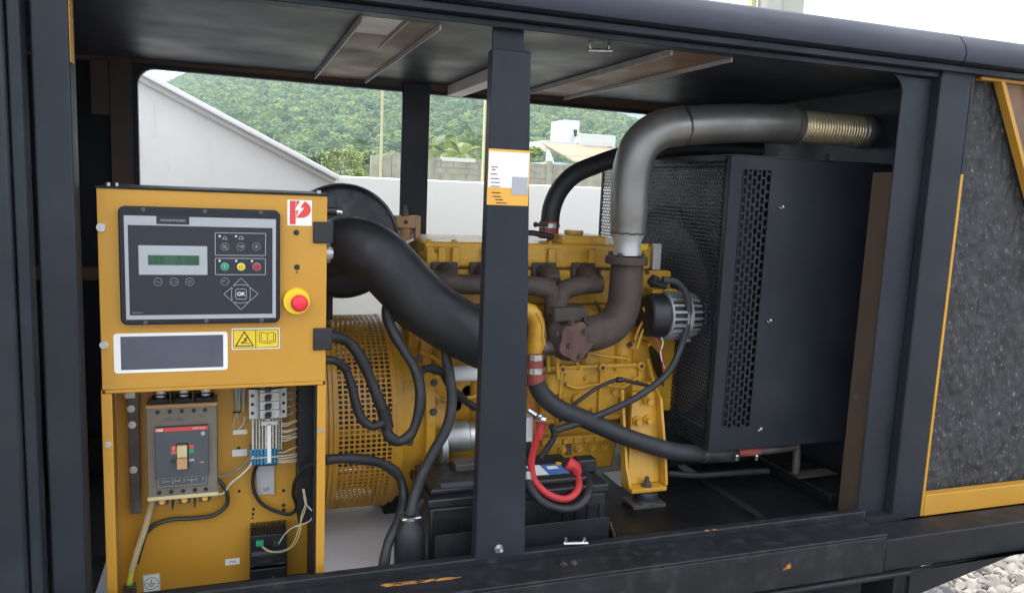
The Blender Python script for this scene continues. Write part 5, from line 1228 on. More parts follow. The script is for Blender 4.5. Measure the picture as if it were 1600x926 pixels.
obj('foot_bolt', MB().cyl(fc, (fc[0], fc[1], fc[2] + .003), .016, n=16).cyl((fc[0], fc[1], fc[2] + .003), (fc[0], fc[1], fc[2] + .014), .011, n=6).cyl((fc[0], fc[1], fc[2] + .014), (fc[0], fc[1], fc[2] + .026), .006, n=10), 'darkmetal', mo)
obj('rubber_pad', MB().lathe((fc[0], fc[1], d_[2] - .0125), (fc[0], fc[1], .776), [(0, .030), (.2, .033), (.8, .033), (1, .038)], 24), 'rubber', mo)
obj('pad_plate', MB().box(fc[0] - .055, fc[0] + .045, fc[1] - .035, fc[1] + .035, .7655, .7755), 'darkmetal', mo, bevel=.001)
for px, py in ((1012, 625), (1011, 655), (994, 657)):
    c = at(px, py, y=yv + .04); mo2 = obj('mount_bolt', MB().cyl((c[0], yv + .06, c[2]), (c[0], yv + .035, c[2]), .013, n=16).cyl((c[0], yv + .035, c[2]), (c[0], yv + .02, c[2]), .009, n=6), 'engine', mo)
obj('mount_arm', MB().box(a[0] + .006, b[0] + .01, yv + .075, .44, a[2] - .12, a[2] + .02), 'engine', mo, bevel=.004)
# exhaust manifold
ym_ = .375
mb = MB().tube([E(672, 436, ym_ + .02), E(700, 442, ym_), E(760, 445, ym_), E(840, 447, ym_), E(862, 452, ym_)], .026, n=18)
mb.tube([E(938, 443, ym_), E(905, 446, ym_), E(880, 455, ym_ - .01), E(872, 475, ym_ - .03), E(872, 495, ym_ - .05)], .026, n=18)
mb.tube([E(800, 446, ym_), E(838, 447, ym_), E(862, 458, ym_ - .01), E(866, 478, ym_ - .03), E(868, 495, ym_ - .05)], .025, n=18)
obj('exhaust_manifold', mb, 'rust', en, smooth=60)
mb = MB()
for px in (700, 760, 858, 920):
    c = at(px, 432, y=ym_ + .03); mb.tube([(c[0], ym_, c[2] - .012), (c[0], ym_ + .03, c[2] + .006), (c[0], .455, c[2] + .010)], .024, n=14)
    mb.box(c[0] - .036, c[0] + .036, .440, .451, c[2] - .014, c[2] + .034); mb.cut()
each('manifold_port', mb, 'rust', en, bevel=.003, smooth=50)
mb = MB()
for px in (690, 708, 752, 768, 848, 866, 912, 930): c = at(px, 424, y=.44); mb.cyl((c[0], .4395, c[2]), (c[0], .418, c[2]), .008, n=8); mb.cut()
each('manifold_nut', mb, 'rust', en)
# black sheet painted in as the shade of a gap, and hard lines, beside the turbocharger
a, b = at(846, 503, y=.42), at(878, 585, y=.42); obj('gap_shade', MB().box(a[0], b[0], .4195, .4285, b[2], a[2]), 'ink', en)
for k, pts in enumerate(([(905, 575), (900, 560), (915, 552), (945, 556), (980, 560)], [(884, 600), (900, 606), (935, 600), (975, 604), (996, 590)], [(930, 470), (938, 488), (935, 508), (946, 520)], [(1012, 560), (1020, 590), (1030, 640), (1024, 660)])):
    obj('hard_line', MB().tube(path(.40 - .006 * k, *pts), .0042, n=8), 'engine' if k != 2 else 'darkmetal', en)
for px, py in ((905, 574), (980, 560), (884, 600), (996, 590), (946, 520), (860, 632), (925, 640), (945, 668), (915, 590), (962, 575)):
    c = at(px, py, y=.405); obj('union_nut', MB().cyl((c[0], YE, c[2]), (c[0], .400, c[2]), .0075, n=6).cyl((c[0], .400, c[2]), (c[0], .394, c[2]), .0045, n=8), 'engine', en)
a, b = at(935, 470, y=.43), at(1000, 530, y=.43)
for k in range(4):
    z = a[2] - (a[2] - b[2]) * (k + .5) / 4; obj('casting_rib', MB().box(a[0], b[0], .418, YE - .0005, z - .004, z + .004), 'engine', en, bevel=.002)
a, b = at(915, 612, y=.41), at(985, 600, y=.41)
for px in (930, 950, 1000): x = at(px, 640, y=.42)[0]; obj('casting_rib', MB().box(x - .004, x + .004, .412, YE - .0005, zb0 + .01, zb0 + .07), 'engine', en, bevel=.002)
# rear castings between the cage and the centre post
for k, pts in enumerate(([(640, 520), (655, 505), (680, 512), (700, 530)], [(700, 560), (720, 552), (742, 556)], [(712, 618), (728, 622), (745, 618)], [(655, 548), (680, 560), (700, 575)])):
    obj('hard_line', MB().tube(path(.41, *pts), .006, n=8), 'engine', en)
for k in range(9):
    an = R_(200 + k * 18); x = at(660, 600, y=.38)[0]; obj('flange_bolt', MB().cyl((xh - .012, YG - math.sin(R_(20 + k * 17)) * GR * .96, GZ + math.cos(R_(20 + k * 17)) * GR * .96), (xh + .010, YG - math.sin(R_(20 + k * 17)) * GR * .96, GZ + math.cos(R_(20 + k * 17)) * GR * .96), .009, n=6), 'engine', en)
a, b = at(700, 525, y=.44), at(745, 548, y=.44); obj('oil_cooler', MB().rrect(a[0], b[0] + .05, b[2], a[2], .01, .405, .46), 'engine', en, bevel=.004)
c = at(720, 690, y=.33); obj('starter_flange', MB().cyl((c[0] - .05, .37, zf + .02), (c[0] - .035, .37, zf + .02), .052, n=24), 'alum', en)
# turbocharger
yt_ = .315
a, b = at(862, 479, y=yt_), at(913, 501, y=yt_)
tb = obj('turbocharger', MB().box(a[0], b[0], yt_ - .02, yt_ + .06, b[2], a[2]), 'rust', en, bevel=.005)
c = at(894, 530, y=yt_)
obj('turbine_housing', MB().lathe((c[0], yt_ + .085, c[2]), (c[0], yt_ - .022, c[2]), [(0, .035), (.15, .052), (.5, .060), (.85, .055), (.95, .048), (1, .040)], 32), 'rust', tb, smooth=60)
obj('volute', MB().tube([E(872, 500, yt_ + .02), E(868, 525, yt_ + .02), E(882, 548, yt_ + .03), E(912, 545, yt_ + .03)], .026, n=16), 'rust', tb, smooth=60)
# front cover of the turbine: a scalloped red brown plate with bolts
sc = []
R1 = at(921, 525, y=yt_)[0] - c[0]
for k in range(72):
    an = 2 * math.pi * k / 72; sc.append((c[0] - .004 + R1 * (.92 + .075 * math.cos(5 * an + .6)) * math.cos(an), c[2] + R1 * (1.04 + .075 * math.cos(5 * an + .6)) * math.sin(an)))
obj('turbine_cover', MB().prism(sc, yt_ - .036, yt_ - .023), 'rusty', tb, bevel=.003)
for px, py in ((892, 504), (914, 517), (869, 521), (890, 539), (906, 556)):
    q = at(px, py, y=yt_ - .036); obj('cover_bolt', MB().bolt((q[0], yt_ - .0362, q[2]), .0062, .008), 'rust', tb)
q = at(866, 550, y=yt_); obj('bearing_housing', MB().cyl((q[0] - .03, yt_ + .02, q[2] + .01), (q[0] + .015, yt_ + .02, q[2] + .01), .022, n=16), 'darkmetal', tb)
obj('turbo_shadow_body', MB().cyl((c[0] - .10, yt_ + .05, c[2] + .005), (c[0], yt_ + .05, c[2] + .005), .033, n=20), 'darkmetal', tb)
# outlet elbow up to the flange
ye = .325
ppe = path(ye, (908, 522), (930, 520), (957, 508), (972, 485), (977, 455), (979, 425), (980, 410))
rel = (at(1002, 430, y=ye)[0] - at(957, 430, y=ye)[0]) / 2
obj('turbine_elbow', MB().tube(ppe, lambda t: rel * (1.12 - .12 * t), n=28), 'rust', en, smooth=70)
c = at(979, 406, y=ye); rf = (at(1009, 405, y=ye)[0] - at(949, 405, y=ye)[0]) / 2
obj('outlet_flange', MB().cyl((c[0], c[1], c[2] - .011), (c[0], c[1], c[2] + .010), rf, n=32), 'rust', en, bevel=.003)
mb = MB()
for k in range(4):
    an = .7 + k * math.pi / 2; mb.cyl((c[0] + rf * .82 * math.cos(an), c[1] + rf * .82 * math.sin(an), c[2] + .010), (c[0] + rf * .82 * math.cos(an), c[1] + rf * .82 * math.sin(an), c[2] + .020), .007, n=6); mb.cut()
each('flange_nut', mb, 'rust', en)
obj('ring_clamp', MB().tube(path(ye - .035, (911, 497), (920, 512), (921, 535), (915, 552)), .005, n=8), 'ink', en)
# compressor outlet bend, yellow
a = path(.33, (812, 486), (829, 487), (838, 505), (838, 528), (834, 552))
obj('outlet_bend', MB().tube(a, .0225, n=20), 'engine', en, smooth=60)
obj('bend_seam', MB().tube([(p_[0] + .008, p_[1] - .0225, p_[2]) for p_ in a[1:4]], .003, n=6), 'engine', en)
q = at(845, 535, y=.32); obj('bend_lug', MB().box(q[0] - .008, q[0] + .012, .315, .345, q[2] - .02, q[2] + .012), 'engine', en, bevel=.002)
obj('oil_pipe', MB().tube(path(.37, (857, 518), (856, 545), (857, 580)), .006, n=8), 'engine', en); obj('oil_pipe', MB().tube(path(.36, (871, 552), (871, 575), (872, 592)), .006, n=8), 'engine', en)
a, b = at(846, 582, y=.40), at(873, 614, y=.40); obj('drain_boss', MB().cyl(((a[0] + b[0]) / 2, .405, b[2]), ((a[0] + b[0]) / 2, .405, a[2]), (b[0] - a[0]) / 2, n=20), 'engine', en, bevel=.003)
obj('fuel_pipe', MB().tube(path(.36, (995, 545), (1003, 520), (1012, 500), (1005, 480)), .004, n=6), 'engine', en); obj('fuel_pipe', MB().tube(path(.37, (992, 530), (1000, 510), (1012, 490)), .004, n=6), 'engine', en)
# charging alternator
ya = .36
c = at(1060, 492, y=ya); ra = (at(1060, 455, y=ya)[2] - at(1060, 530, y=ya)[2]) / 2
ax0, ax1 = at(1012, 492, y=ya - .02)[0], at(1090, 492, y=ya - .02)[0]
ca = thing('charging_alternator', 'small finned alternator beside the radiator guard', 'alternator', (c[0], ya, c[2] - ra))
obj('rear_cover', MB().lathe((ax0, ya, c[2]), (ax0 + (ax1 - ax0) * .34, ya, c[2]), [(0, ra * .70), (.04, ra * .80), (.16, ra * .86), (.5, ra * .88), (1, ra * .92)], 30), 'plastic', ca, smooth=50)
xm0, xm1 = ax0 + (ax1 - ax0) * .34, ax1
obj('core', MB().cyl((xm0, ya, c[2]), (xm1, ya, c[2]), ra * .84, n=30), 'ink', ca)
for q0, q1, n_ in ((0.0, .42, 22), (.56, .98, 22)):
    for k in range(n_):
        an = 2 * math.pi * k / n_; mb = MB(); u_ = Vector((0, math.cos(an), math.sin(an))); v_ = Vector((0, -math.sin(an), math.cos(an)))
        X0, X1 = xm0 + (xm1 - xm0) * q0, xm0 + (xm1 - xm0) * q1; o_ = Vector((0, ya, c[2])); ps = []
        for X_ in (X0, X1):
            rr_ = ra * (1.0 if X_ == X0 or q0 == 0 else .90)
            for r_, w_ in ((rr_ * .84, -.0032), (rr_, -.0032), (rr_, .0032), (rr_ * .84, .0032)): ps.append(o_ + Vector((X_, 0, 0)) + u_ * r_ + v_ * w_)
        mb.hexa([tuple(p_) for p_ in ps]); obj('fin', mb, 'fin', ca, smooth=0)
for q_ in (-.02, .42, .56, .98): 
    X_ = xm0 + (xm1 - xm0) * q_; obj('end_ring', MB().ring((X_, ya, c[2]), (X_ + .006, ya, c[2]), ra * (1.02 if q_ < .9 else .93), ra * .80, 32), 'fin', ca)
obj('stator_ring', MB().ring((xm0 + (xm1 - xm0) * .43, ya, c[2]), (xm0 + (xm1 - xm0) * .555, ya, c[2]), ra * .99, ra * .8, 32), 'galv', ca)
obj('pulley', MB().lathe((ax1 + .008, ya, c[2]), (ax1 + .035, ya, c[2]), [(0, ra * .5), (.3, ra * .45), (.5, ra * .5), (.7, ra * .45), (1, ra * .5)], 24), 'darkmetal', ca)
q0_, q1_ = at(1020, 452, y=ya), at(1058, 456, y=ya); obj('bracket', MB().box(q0_[0], q1_[0], ya, ya + .05, q1_[2] - .004, q0_[2]), 'engine', ca, bevel=.002)
q0_ = at(1085, 527, y=ya); obj('lower_bracket', MB().box(q0_[0] - .03, q0_[0] + .012, ya - .01, ya + .05, q0_[2] - .012, q0_[2]), 'alum', ca, bevel=.002)
wire('alternator_wire', path(.34, (1022, 522), (1028, 535), (1034, 552), (1036, 580)), .0022, 'redcable', 'thin red wire under the small finned alternator')
wire('alternator_wire', path(.34, (1030, 520), (1036, 535), (1032, 550), (1038, 575)), .0020, 'wwire', 'thin pale wire under the small finned alternator')
# belt and fan
c = at(1085, 600, y=.60)
fn_ = thing('cooling_fan', 'dark fan behind the perforated guard', 'fan', (1.16, .60, c[2]))
FZ = 1.22
obj('hub', MB().cyl((1.10, .60, FZ), (1.19, .60, FZ), .07, n=24), 'blackr', fn_)
for k in range(7):
    an = 2 * math.pi * k / 7; u_ = Vector((0, math.cos(an), math.sin(an))); v_ = Vector((0, -math.sin(an), math.cos(an))); o_ = Vector((1.15, .60, FZ))
    p_ = [o_ + u_ * .06 + v_ * -.03 + Vector((-.02, 0, 0)), o_ + u_ * .25 + v_ * -.06 + Vector((-.02, 0, 0)), o_ + u_ * .25 + v_ * .05 + Vector((.02, 0, 0)), o_ + u_ * .06 + v_ * .03 + Vector((.02, 0, 0))]
    obj('blade', MB().hexa([tuple(q) for q in p_] + [tuple(q + Vector((.004, 0, 0))) for q in p_]), 'blackr', fn_)

# ================================================================== RADIATOR AND GUARDS
YR = .22; xg = 1.222
zr1 = 1.727; zr0 = .925
xp = 1.575
rd = thing('radiator', 'tall dark radiator cased in perforated guards at the right', 'radiator', (1.4, .6, .75))
# front side panel with a strip of slots
sl0, sl1 = at(1160, 268, y=YR), at(1204, 268, y=YR); sl2, sl3 = at(1131, 667, y=YR), at(1172, 667, y=YR)
sx0, sx1 = (sl0[0] + sl2[0]) / 2, (sl1[0] + sl3[0]) / 2; sz1, sz0 = (sl0[2] + sl1[2]) / 2 + .004, (sl2[2] + sl3[2]) / 2
pn = obj('side_panel', MB().box(xg, sx0, YR, YR + .0025, zr0, zr1).box(sx1, 1.76, YR, YR + .0025, zr0, zr1).box(sx0, sx1, YR, YR + .0025, zr0, sz0).box(sx0, sx1, YR, YR + .0025, sz1, zr1), 'perf', rd)
ncol, nrow = 6, 30; cw = (sx1 - sx0) / ncol; chh = (sz1 - sz0) / nrow; mb = MB()
for i in range(ncol):
    x0_ = sx0 + i * cw
    mb.box(x0_ - .0022, x0_ + .0022, YR, YR + .0025, sz0, sz1)
    for j in range(nrow + 1):
        z = sz0 + (j + (.5 if i % 2 else 0)) * chh
        if z < sz1: mb.box(x0_ + .0022, x0_ + cw - .0022, YR + .0001, YR + .0024, z, z + chh * .26)
obj('slot_strip', mb, 'perf', rd, smooth=0)
obj('inner_panel', MB().box(xg + .01, 1.76, YR + .045, YR + .047, zr0, zr1), 'blackr', rd)
obj('top_flange', MB().box(xg - .002, 1.76, YR - .003, YR + .04, zr1 + .0005, zr1 + .004), 'perf', rd)
obj('corner_post', MB().box(xg - .001, xg + .012, YR + .003, YR + .018, zr0, zr1), 'perf', rd)
for px, py in ((1222, 323), (1203, 500), (1188, 669)):
    c = at(px, py, y=YR); mb = MB().ball((c[0], YR - .003, c[2]), .0052, 8, 6).tube([(c[0], YR - .003, c[2]), (c[0] - .008, YR - .005, c[2] - .005), (c[0] - .014, YR - .005, c[2] - .001)], .0026, n=6); obj('panel_screw', mb, 'zinc', rd)
a, b = at(1282, 610, y=YR), at(1289, 640, y=YR); obj('faint_tag', MB().box(a[0], b[0], YR - .0008, YR - .0003, b[2], a[2]), 'perf', rd)
c = at(1288, 243, y=YR); obj('top_hook', MB().box(c[0] - .008, c[0] + .008, YR - .012, YR - .0035, c[2] - .014, c[2] + .006), 'perf', rd, bevel=.001)
# fan guard facing the engine: fine staggered mesh, upper sheet + arched fan ring + lower sheets
yb0, yb1 = YR + .02, .985
cell = .0130
nu_, nv_ = int((yb1 - yb0) / cell), int((zr1 - zr0) / (cell * .82))
def gfn(u, v, w): return (xg + .001 + w, yb0 + (yb1 - yb0) * u / nu_, zr0 + (zr1 - zr0) * v / nv_)
obj('fan_guard', MB().perf(nu_, nv_, gfn, .74, .68, stagger=True), 'perf', rd, smooth=0)
for yy in (yb1 - .006, .70): obj('guard_rib', MB().box(xg - .004, xg + .0005, yy - .006, yy + .006, zr0, zr1), 'perf', rd)
obj('guard_top', MB().box(xg - .006, xg + .0005, yb0, yb1, zr1 - .012, zr1 + .003), 'perf', rd)
ar = [(xg + .03, .60 + .335 * math.cos(R_(a)), FZ + .015 + .335 * math.sin(R_(a))) for a in range(5, 176, 6)]
obj('shroud_ring', MB().tube([q for q in ar if YR + .03 < q[1] < .98], .018, n=10), 'ink', rd)
obj('fan_shroud', MB().cyl((xg + .045, .60, FZ + .015), (xg + .050, .60, FZ + .015), .318, n=48), 'core', rd)
obj('guard_core', MB().box(1.30, 1.52, YR + .06, .97, .94, 1.70), 'core', rd)
mb = MB()
for k in range(60): z = .95 + .74 * k / 60; mb.box(1.2985, 1.2999, YR + .07, .96, z, z + .006)
obj('core_fins', mb, 'darkmetal', rd)
obj('header_tank', MB().box(1.28, 1.54, YR + .05, .98, 1.701, 1.722), 'blackr', rd, bevel=.01)
obj('lower_frame', MB().box(xg + .05, 1.74, .52, .97, .7655, .80), 'blackr', rd, bevel=.003)
# drain pipe and valve under the panel
a, b = at(1152, 706, y=YR + .03), at(1185, 704, y=YR + .03)
obj('drain_pipe', MB().tube([at(1185, 704, y=YR + .03), at(1215, 701, y=YR + .03), at(1242, 697, y=YR + .03)], .012, n=14), 'darkmetal', rd)
obj('drain_elbow', MB().tube([at(1244, 688, y=YR + .03), at(1245, 705, y=YR + .03), at(1243, 738, y=YR + .03)], .011, n=14), 'darkmetal', rd)
obj('drain_tap', MB().tube([a, b], .0135, n=14), 'redrub', rd)
mb = MB()
for px in (1151, 1182): q = at(px, 712, y=YR + .015); mb.ball(q, .007, 8, 6).tube([q, (q[0], q[1], q[2] - .012)], .004, n=6); mb.cut()
each('tap_screw', mb, 'zinc', rd)
obj('tap_plate', MB().box(at(1243, 740, y=YR + .03)[0] - .004, at(1300, 738, y=YR + .03)[0], YR + .01, YR + .06, at(1250, 741, y=YR + .03)[2] - .003, at(1250, 741, y=YR + .03)[2]), 'darkmetal', rd)

# ================================================================== EXHAUST PIPE, INTAKE, HOSES
yx = .325
ep = thing('exhaust_pipe', 'grey steel exhaust pipe rising from the engine and bending along under the roof', 'exhaust', at(979, 400, y=yx))
w0 = (at(999, 385, y=yx)[0] - at(960, 385, y=yx)[0]) / 2; w1 = (at(1006, 355, y=yx)[0] - at(956, 355, y=yx)[0]) / 2
w2 = (at(1010, 290, y=yx)[0] - at(957, 290, y=yx)[0]) / 2; w3 = (at(1060, 166, y=yx)[2] - at(1060, 229, y=yx)[2]) / 2; w4 = (at(1235, 164, y=yx)[2] - at(1235, 225, y=yx)[2]) / 2
c0_, c1_ = at(979.5, 398, y=yx), at(981, 364, y=yx)
obj('lower_sleeve', MB().lathe(c0_, c1_, [(0, w0 * .97), (.5, w0 * .97), (.7, w0 * 1.05), (1, w1)], 32), 'brightpipe', ep, smooth=60)
def weld(p_, t_, r):
    p_ = Vector(p_); t_ = Vector(t_).normalized(); q = t_.to_track_quat('Z', 'Y'); mb = MB(); pts = [p_ + q @ Vector((r * math.cos(R_(a)), r * math.sin(R_(a)), .0012 * math.sin(a * 1.7))) for a in range(0, 361, 10)]
    return mb.tube(pts, .0026, n=6, step=.02)
obj('weld', weld(c1_, (0, 0, 1), w1), 'darkmetal', ep)
riser = path(yx, (981, 363), (982, 340), (984, 300), (988, 262), (1002, 226), (1030, 204), (1064, 197))
obj('riser_elbow', MB().tube(riser, lambda t: w1 if t < .05 else (w1 * 1.0 + (w2 - w1) * min(1, (t - .05) / .05)) if t < .1 else w2 + (w3 - w2) * (t - .1) / .9, n=32), 'steelpipe', ep, smooth=70)
top = path(yx, (1066, 197), (1110, 194.5), (1170, 193), (1233, 195))
obj('weld', weld(top[0], np.array(top[1]) - np.array(top[0]), w3), 'darkmetal', ep)
obj('top_pipe', MB().tube(top, lambda t: w3 + (w4 - w3) * t, n=32), 'steelpipe', ep, smooth=70)
obj('weld', weld(top[-1], np.array(top[-1]) - np.array(top[-2]), w4 * 1.02), 'darkmetal', ep)
bA, bB, bC, bD = at(1234, 195.5, y=yx), at(1243, 197, y=yx), at(1340, 205, y=yx), at(1352, 206, y=yx)
obj('pipe_collar', MB().tube([bA, bB], w4 * .97, n=32), 'steelpipe', ep, smooth=60)
r5 = (at(1300, 178, y=yx)[2] - at(1300, 228, y=yx)[2]) / 2
nR = 22; prof = []
for k in range(nR):
    for u_, r_ in ((0, .88), (.25, .97), (.5, 1.0), (.75, .97)): prof.append(((k + u_) / nR, r5 * r_))
prof.append((1, r5 * .88))
obj('bellows', MB().lathe(bB, bC, prof, 36, False), 'bellows', ep, smooth=80)
bE = at(1400, 210, y=yx)
obj('end_collar', MB().lathe(bC, bE, [(0, r5 * .95), (.05, r5 * 1.1), (.2, r5 * 1.12), (.25, r5 * 1.0), (1, r5 * .92)], 32), 'steelpipe', ep, smooth=60)
obj('wall_pipe', MB().tube([bE, (1.763, bE[1], bE[2] + .004)], r5 * .88, n=28), 'blackr', ep, smooth=60)
# air filter and intake hose
yf = .50; c = at(537, 378, y=yf); rfi = (at(537, 290, y=yf)[2] - at(537, 467, y=yf)[2]) / 2
af = thing('air_filter', 'round black air filter drum behind the control cabinet', 'air filter', (c[0], .6, c[2] - rfi))
obj('drum', MB().lathe((c[0], yf, c[2]), (c[0], yf + .30, c[2]), [(0, rfi * .90), (.02, rfi * .97), (.05, rfi), (.3, rfi), (.31, rfi * .96), (1, rfi * .93)], 56), 'plastic', af, smooth=40)
obj('rim', MB().ring((c[0], yf + .02, c[2]), (c[0], yf + .05, c[2]), rfi * 1.025, rfi * .95, 56), 'plastic', af)
obj('bracket', MB().box(c[0] - .08, c[0] - .02, yf + .05, yf + .2, GZ + GR, c[2] - rfi * .8), 'blackr', af)
ih = [at(502, 392, y=.44), at(520, 388, y=.36), at(548, 384, y=.32), at(585, 398, y=.30), at(625, 437, y=.29), at(662, 475, y=.28), at(705, 505, y=.27), at(755, 532, y=.265), at(790, 545, y=.27)]
hw = .068
t = thing('intake_hose', 'thick smooth black air hose slanting from the air filter to the turbocharger', 'hose', ih[3])
obj('hose', MB().tube(ih, lambda q: hw * (1.0 + .06 * math.sin(q * 3)), n=36), 'rubber', t, smooth=80)
obj('hose_clamp', MB().tube([ih[7], ih[8]], hw * 1.04, n=36), 'zinc', t)
# fuel filter head between air filter and rear post
yy = .62
fh = thing('filter_head', 'beige brown fuel filter head standing behind the black intake hose', 'fuel filter', at(636, 400, y=yy))
a, b = at(617, 337, y=yy), at(650, 357, y=yy); obj('bracket', MB().box(a[0], b[0], yy - .01, yy + .05, b[2], a[2]), 'tan', fh, bevel=.003)
a, b = at(648, 337, y=yy), at(655, 392, y=yy); obj('upright', MB().box(a[0], b[0], yy - .012, yy + .04, b[2], a[2]), 'tan', fh, bevel=.002)
c = at(634, 372, y=yy); obj('bowl', MB().lathe((c[0], yy + .02, c[2] + .03), (c[0], yy + .02, c[2] - .05), [(0, .026), (.3, .022), (.5, .024), (1, .018)], 20), 'tan', fh, smooth=40)
c = at(632, 338, y=yy); obj('primer_screw', MB().cyl(c, (c[0], c[1], c[2] + .018), .010, n=12).cyl((c[0], c[1], c[2] + .018), (c[0], c[1], c[2] + .030), .006, n=8), 'darkmetal', fh)
c = at(634, 347, y=yy - .01); obj('head_hole', MB().cyl((c[0], yy - .0112, c[2]), (c[0], yy - .0102, c[2]), .006, n=14), 'ink', fh)
obj('side_bolts', MB().cyl(at(621, 360, y=yy), at(621, 376, y=yy), .006, n=8).cyl(at(645, 360, y=yy), at(645, 376, y=yy), .006, n=8), 'zinc', fh)
obj('banjo_pipe', MB().tube(path(yy - .06, (640, 392), (655, 390), (664, 386), (672, 395)), .0075, n=10), 'darkmetal', fh)
c = at(660, 388, y=yy - .07); obj('banjo_bolt', MB().ball(c, .012, 10, 7).cyl(c, (c[0] + .02, c[1] - .01, c[2] + .006), .008, n=6), 'zinc', fh)
obj('lever', MB().tube(path(yy - .04, (632, 380), (646, 374)), .004, n=8), 'label', fh)
mbp = MB().lathe(at(676, 405, y=.46), tuple(np.array(at(676, 405, y=.46)) + np.array([.0, .06, 0])), [(0, .018), (.3, .026), (1, .026)], 18); obj('side_port', mbp, 'engine', fh)
# upper radiator hose
t = thing('radiator_hose', 'black hose bending up from the engine top to the radiator', 'hose', at(858, 350, y=.58))
obj('hose', MB().tube(path(.58, (859, 348), (862, 325), (874, 297), (897, 273), (930, 258), (975, 243)) + [at(1020, 236, y=.60), at(1110, 232, y=.55), at(1190, 236, y=.50)], .0275, n=20), 'rubber', t, smooth=80)
p_ = path(.58, (858, 346), (857, 372)); obj('connector', MB().tube(p_, .029, n=20), 'redrub', t)
q = at(858, 352, y=.58); obj('hose_clamp', MB().ring((q[0], q[1], q[2] - .006), (q[0], q[1], q[2] + .006), .0315, .028, 26), 'zinc', t); obj('clamp_screw', MB().cyl((q[0] - .05, q[1] - .02, q[2] + .002), (q[0] - .015, q[1] - .03, q[2] + .002), .005, n=8).ball((q[0] - .05, q[1] - .02, q[2] + .002), .008, 8, 6), 'rust', t)
wire('breather_hose', path(.50, (815, 364), (832, 364), (848, 367), (864, 370)), .008, 'rubber', 'short black hose lying on the rocker cover right of the centre post', n=10)
# coolant hose with red connector
lo = path(.315, (834, 552), (834, 575), (838, 598)); 
t = thing('lower_coolant_hose', 'thick grey black hose slanting down from a red connector to the radiator foot', 'hose', at(1000, 700, y=.27))
obj('connector', MB().tube(lo, .0255, n=22), 'redrub', t, smooth=60)
for py in (556, 577): 
    q = at(835, py, y=.315); obj('hose_clamp', MB().ring((q[0], q[1], q[2] - .0075), (q[0], q[1], q[2] + .0075), .0275, .0250, 26), 'zinc', t)
obj('hose', MB().tube(path(.31, (838, 596), (845, 613), (870, 636), (915, 655), (965, 677, .30), (1010, 693, .29), (1050, 704, .28), (1095, 708, .28), (1150, 708, .27)), .0245, n=22), 'hose', t, smooth=80)
q = at(1098, 708, y=.28); obj('end_clamp', MB().lathe((q[0] - .006, q[1], q[2]), (q[0] + .006, q[1], q[2]), [(0, .0255), (1, .0255)], 22), 'darkmetal', t)
# loom and thin cables at the engine front
wire('engine_cable', path(.30, (1035, 437), (1055, 440), (1070, 455), (1076, 485), (1068, 530), (1045, 580), (1000, 617), (955, 640), (905, 660), (868, 672)), .0095, 'hose', 'grey black cable arching past the small finned alternator and down across the yellow block', n=12)
mb_ = MB().tube(path(.33, (1015, 438), (1026, 443), (1040, 446)), .011, n=10).cyl(at(1018, 436, y=.33), at(1026, 440, y=.33), .014, n=10); solo('cable_plug', mb_, 'plastic', 'black plug where the grey cable meets the engine', 'plug')
wire('engine_cable', path(.35, (880, 645), (905, 625), (935, 605), (966, 593), (990, 597), (1012, 602)), .0055, 'rubber', 'thin black cable peaking over the yellow engine block side', n=8)
q = at(968, 593, y=.345); solo('cable_clip', MB().cyl((q[0] - .008, q[1], q[2]), (q[0] + .008, q[1], q[2]), .008, n=10), 'ink', 'tiny black clip at the peak of the thin cable', 'clip')
wire('floor_cable', path(.30, (1043, 739), (1090, 742), (1150, 738), (1200, 735)), .009, 'rubber', 'black cable lying along the dark floor behind the engine mount', n=10)
# ================================================================== BATTERY
yb_ = .12
A, B = at(669, 772, y=yb_), at(952, 764, y=yb_); Cb = at(800, 880, y=yb_)
bt_ = thing('battery', 'black starter battery with a red and a black cable on top', 'battery', ((A[0] + B[0]) / 2, .22, .70))
zt_ = (A[2] + B[2]) / 2
bx0_, bx1_ = A[0], B[0]
obj('case', MB().box(bx0_ + .006, bx1_ - .006, yb_ + .004, yb_ + .20, .70, zt_ - .022), 'plastic', bt_, bevel=.006)
mb = MB()
for k in range(14):
    x = bx0_ + .02 + (bx1_ - bx0_ - .04) * k / 13; mb.box(x - .004, x + .004, yb_ + .0005, yb_ + .0038, .70, zt_ - .05); mb.cut()
each('case_rib', mb, 'plastic', bt_)
obj('lid', MB().box(bx0_, bx1_, yb_, yb_ + .205, zt_ - .0215, zt_), 'plastic', bt_, bevel=.004)
obj('lid_step', MB().box(bx0_ + .012, bx1_ - .05, yb_ + .025, yb_ + .20, zt_ + .0003, zt_ + .014), 'plastic', bt_, bevel=.004)
a, b = at(704, 758, y=yb_ + .03), at(742, 772, y=yb_ + .03); obj('grey_print', MB().box(a[0] - .02, b[0], yb_ + .03, yb_ + .06, zt_ + .0144, zt_ + .0150), 'slate', bt_)
a, b = at(826, 745, y=yb_ + .09), at(880, 760, y=yb_ + .09)
bl = obj('blue_label', MB().box(a[0], b[0], yb_ + .055, yb_ + .125, zt_ + .0144, zt_ + .0150), 'bluelab', bt_)
obj('label_field', MB().box(a[0] + .002, a[0] + (b[0] - a[0]) * .42, yb_ + .056, yb_ + .124, zt_ + .0152, zt_ + .0156), 'label', bl); obj('label_marks', MB().box(a[0] + (b[0] - a[0]) * .55, a[0] + (b[0] - a[0]) * .85, yb_ + .09, yb_ + .11, zt_ + .0152, zt_ + .0156), 'label', bl)
q = at(872, 743, y=yb_ + .12); obj('vent_cap', MB().cyl((q[0], q[1], zt_ + .0142), (q[0], q[1], zt_ + .018), .008, n=16), 'orange', bt_)
q = at(905, 738, y=yb_ + .10); bp = (q[0], yb_ + .10, zt_)
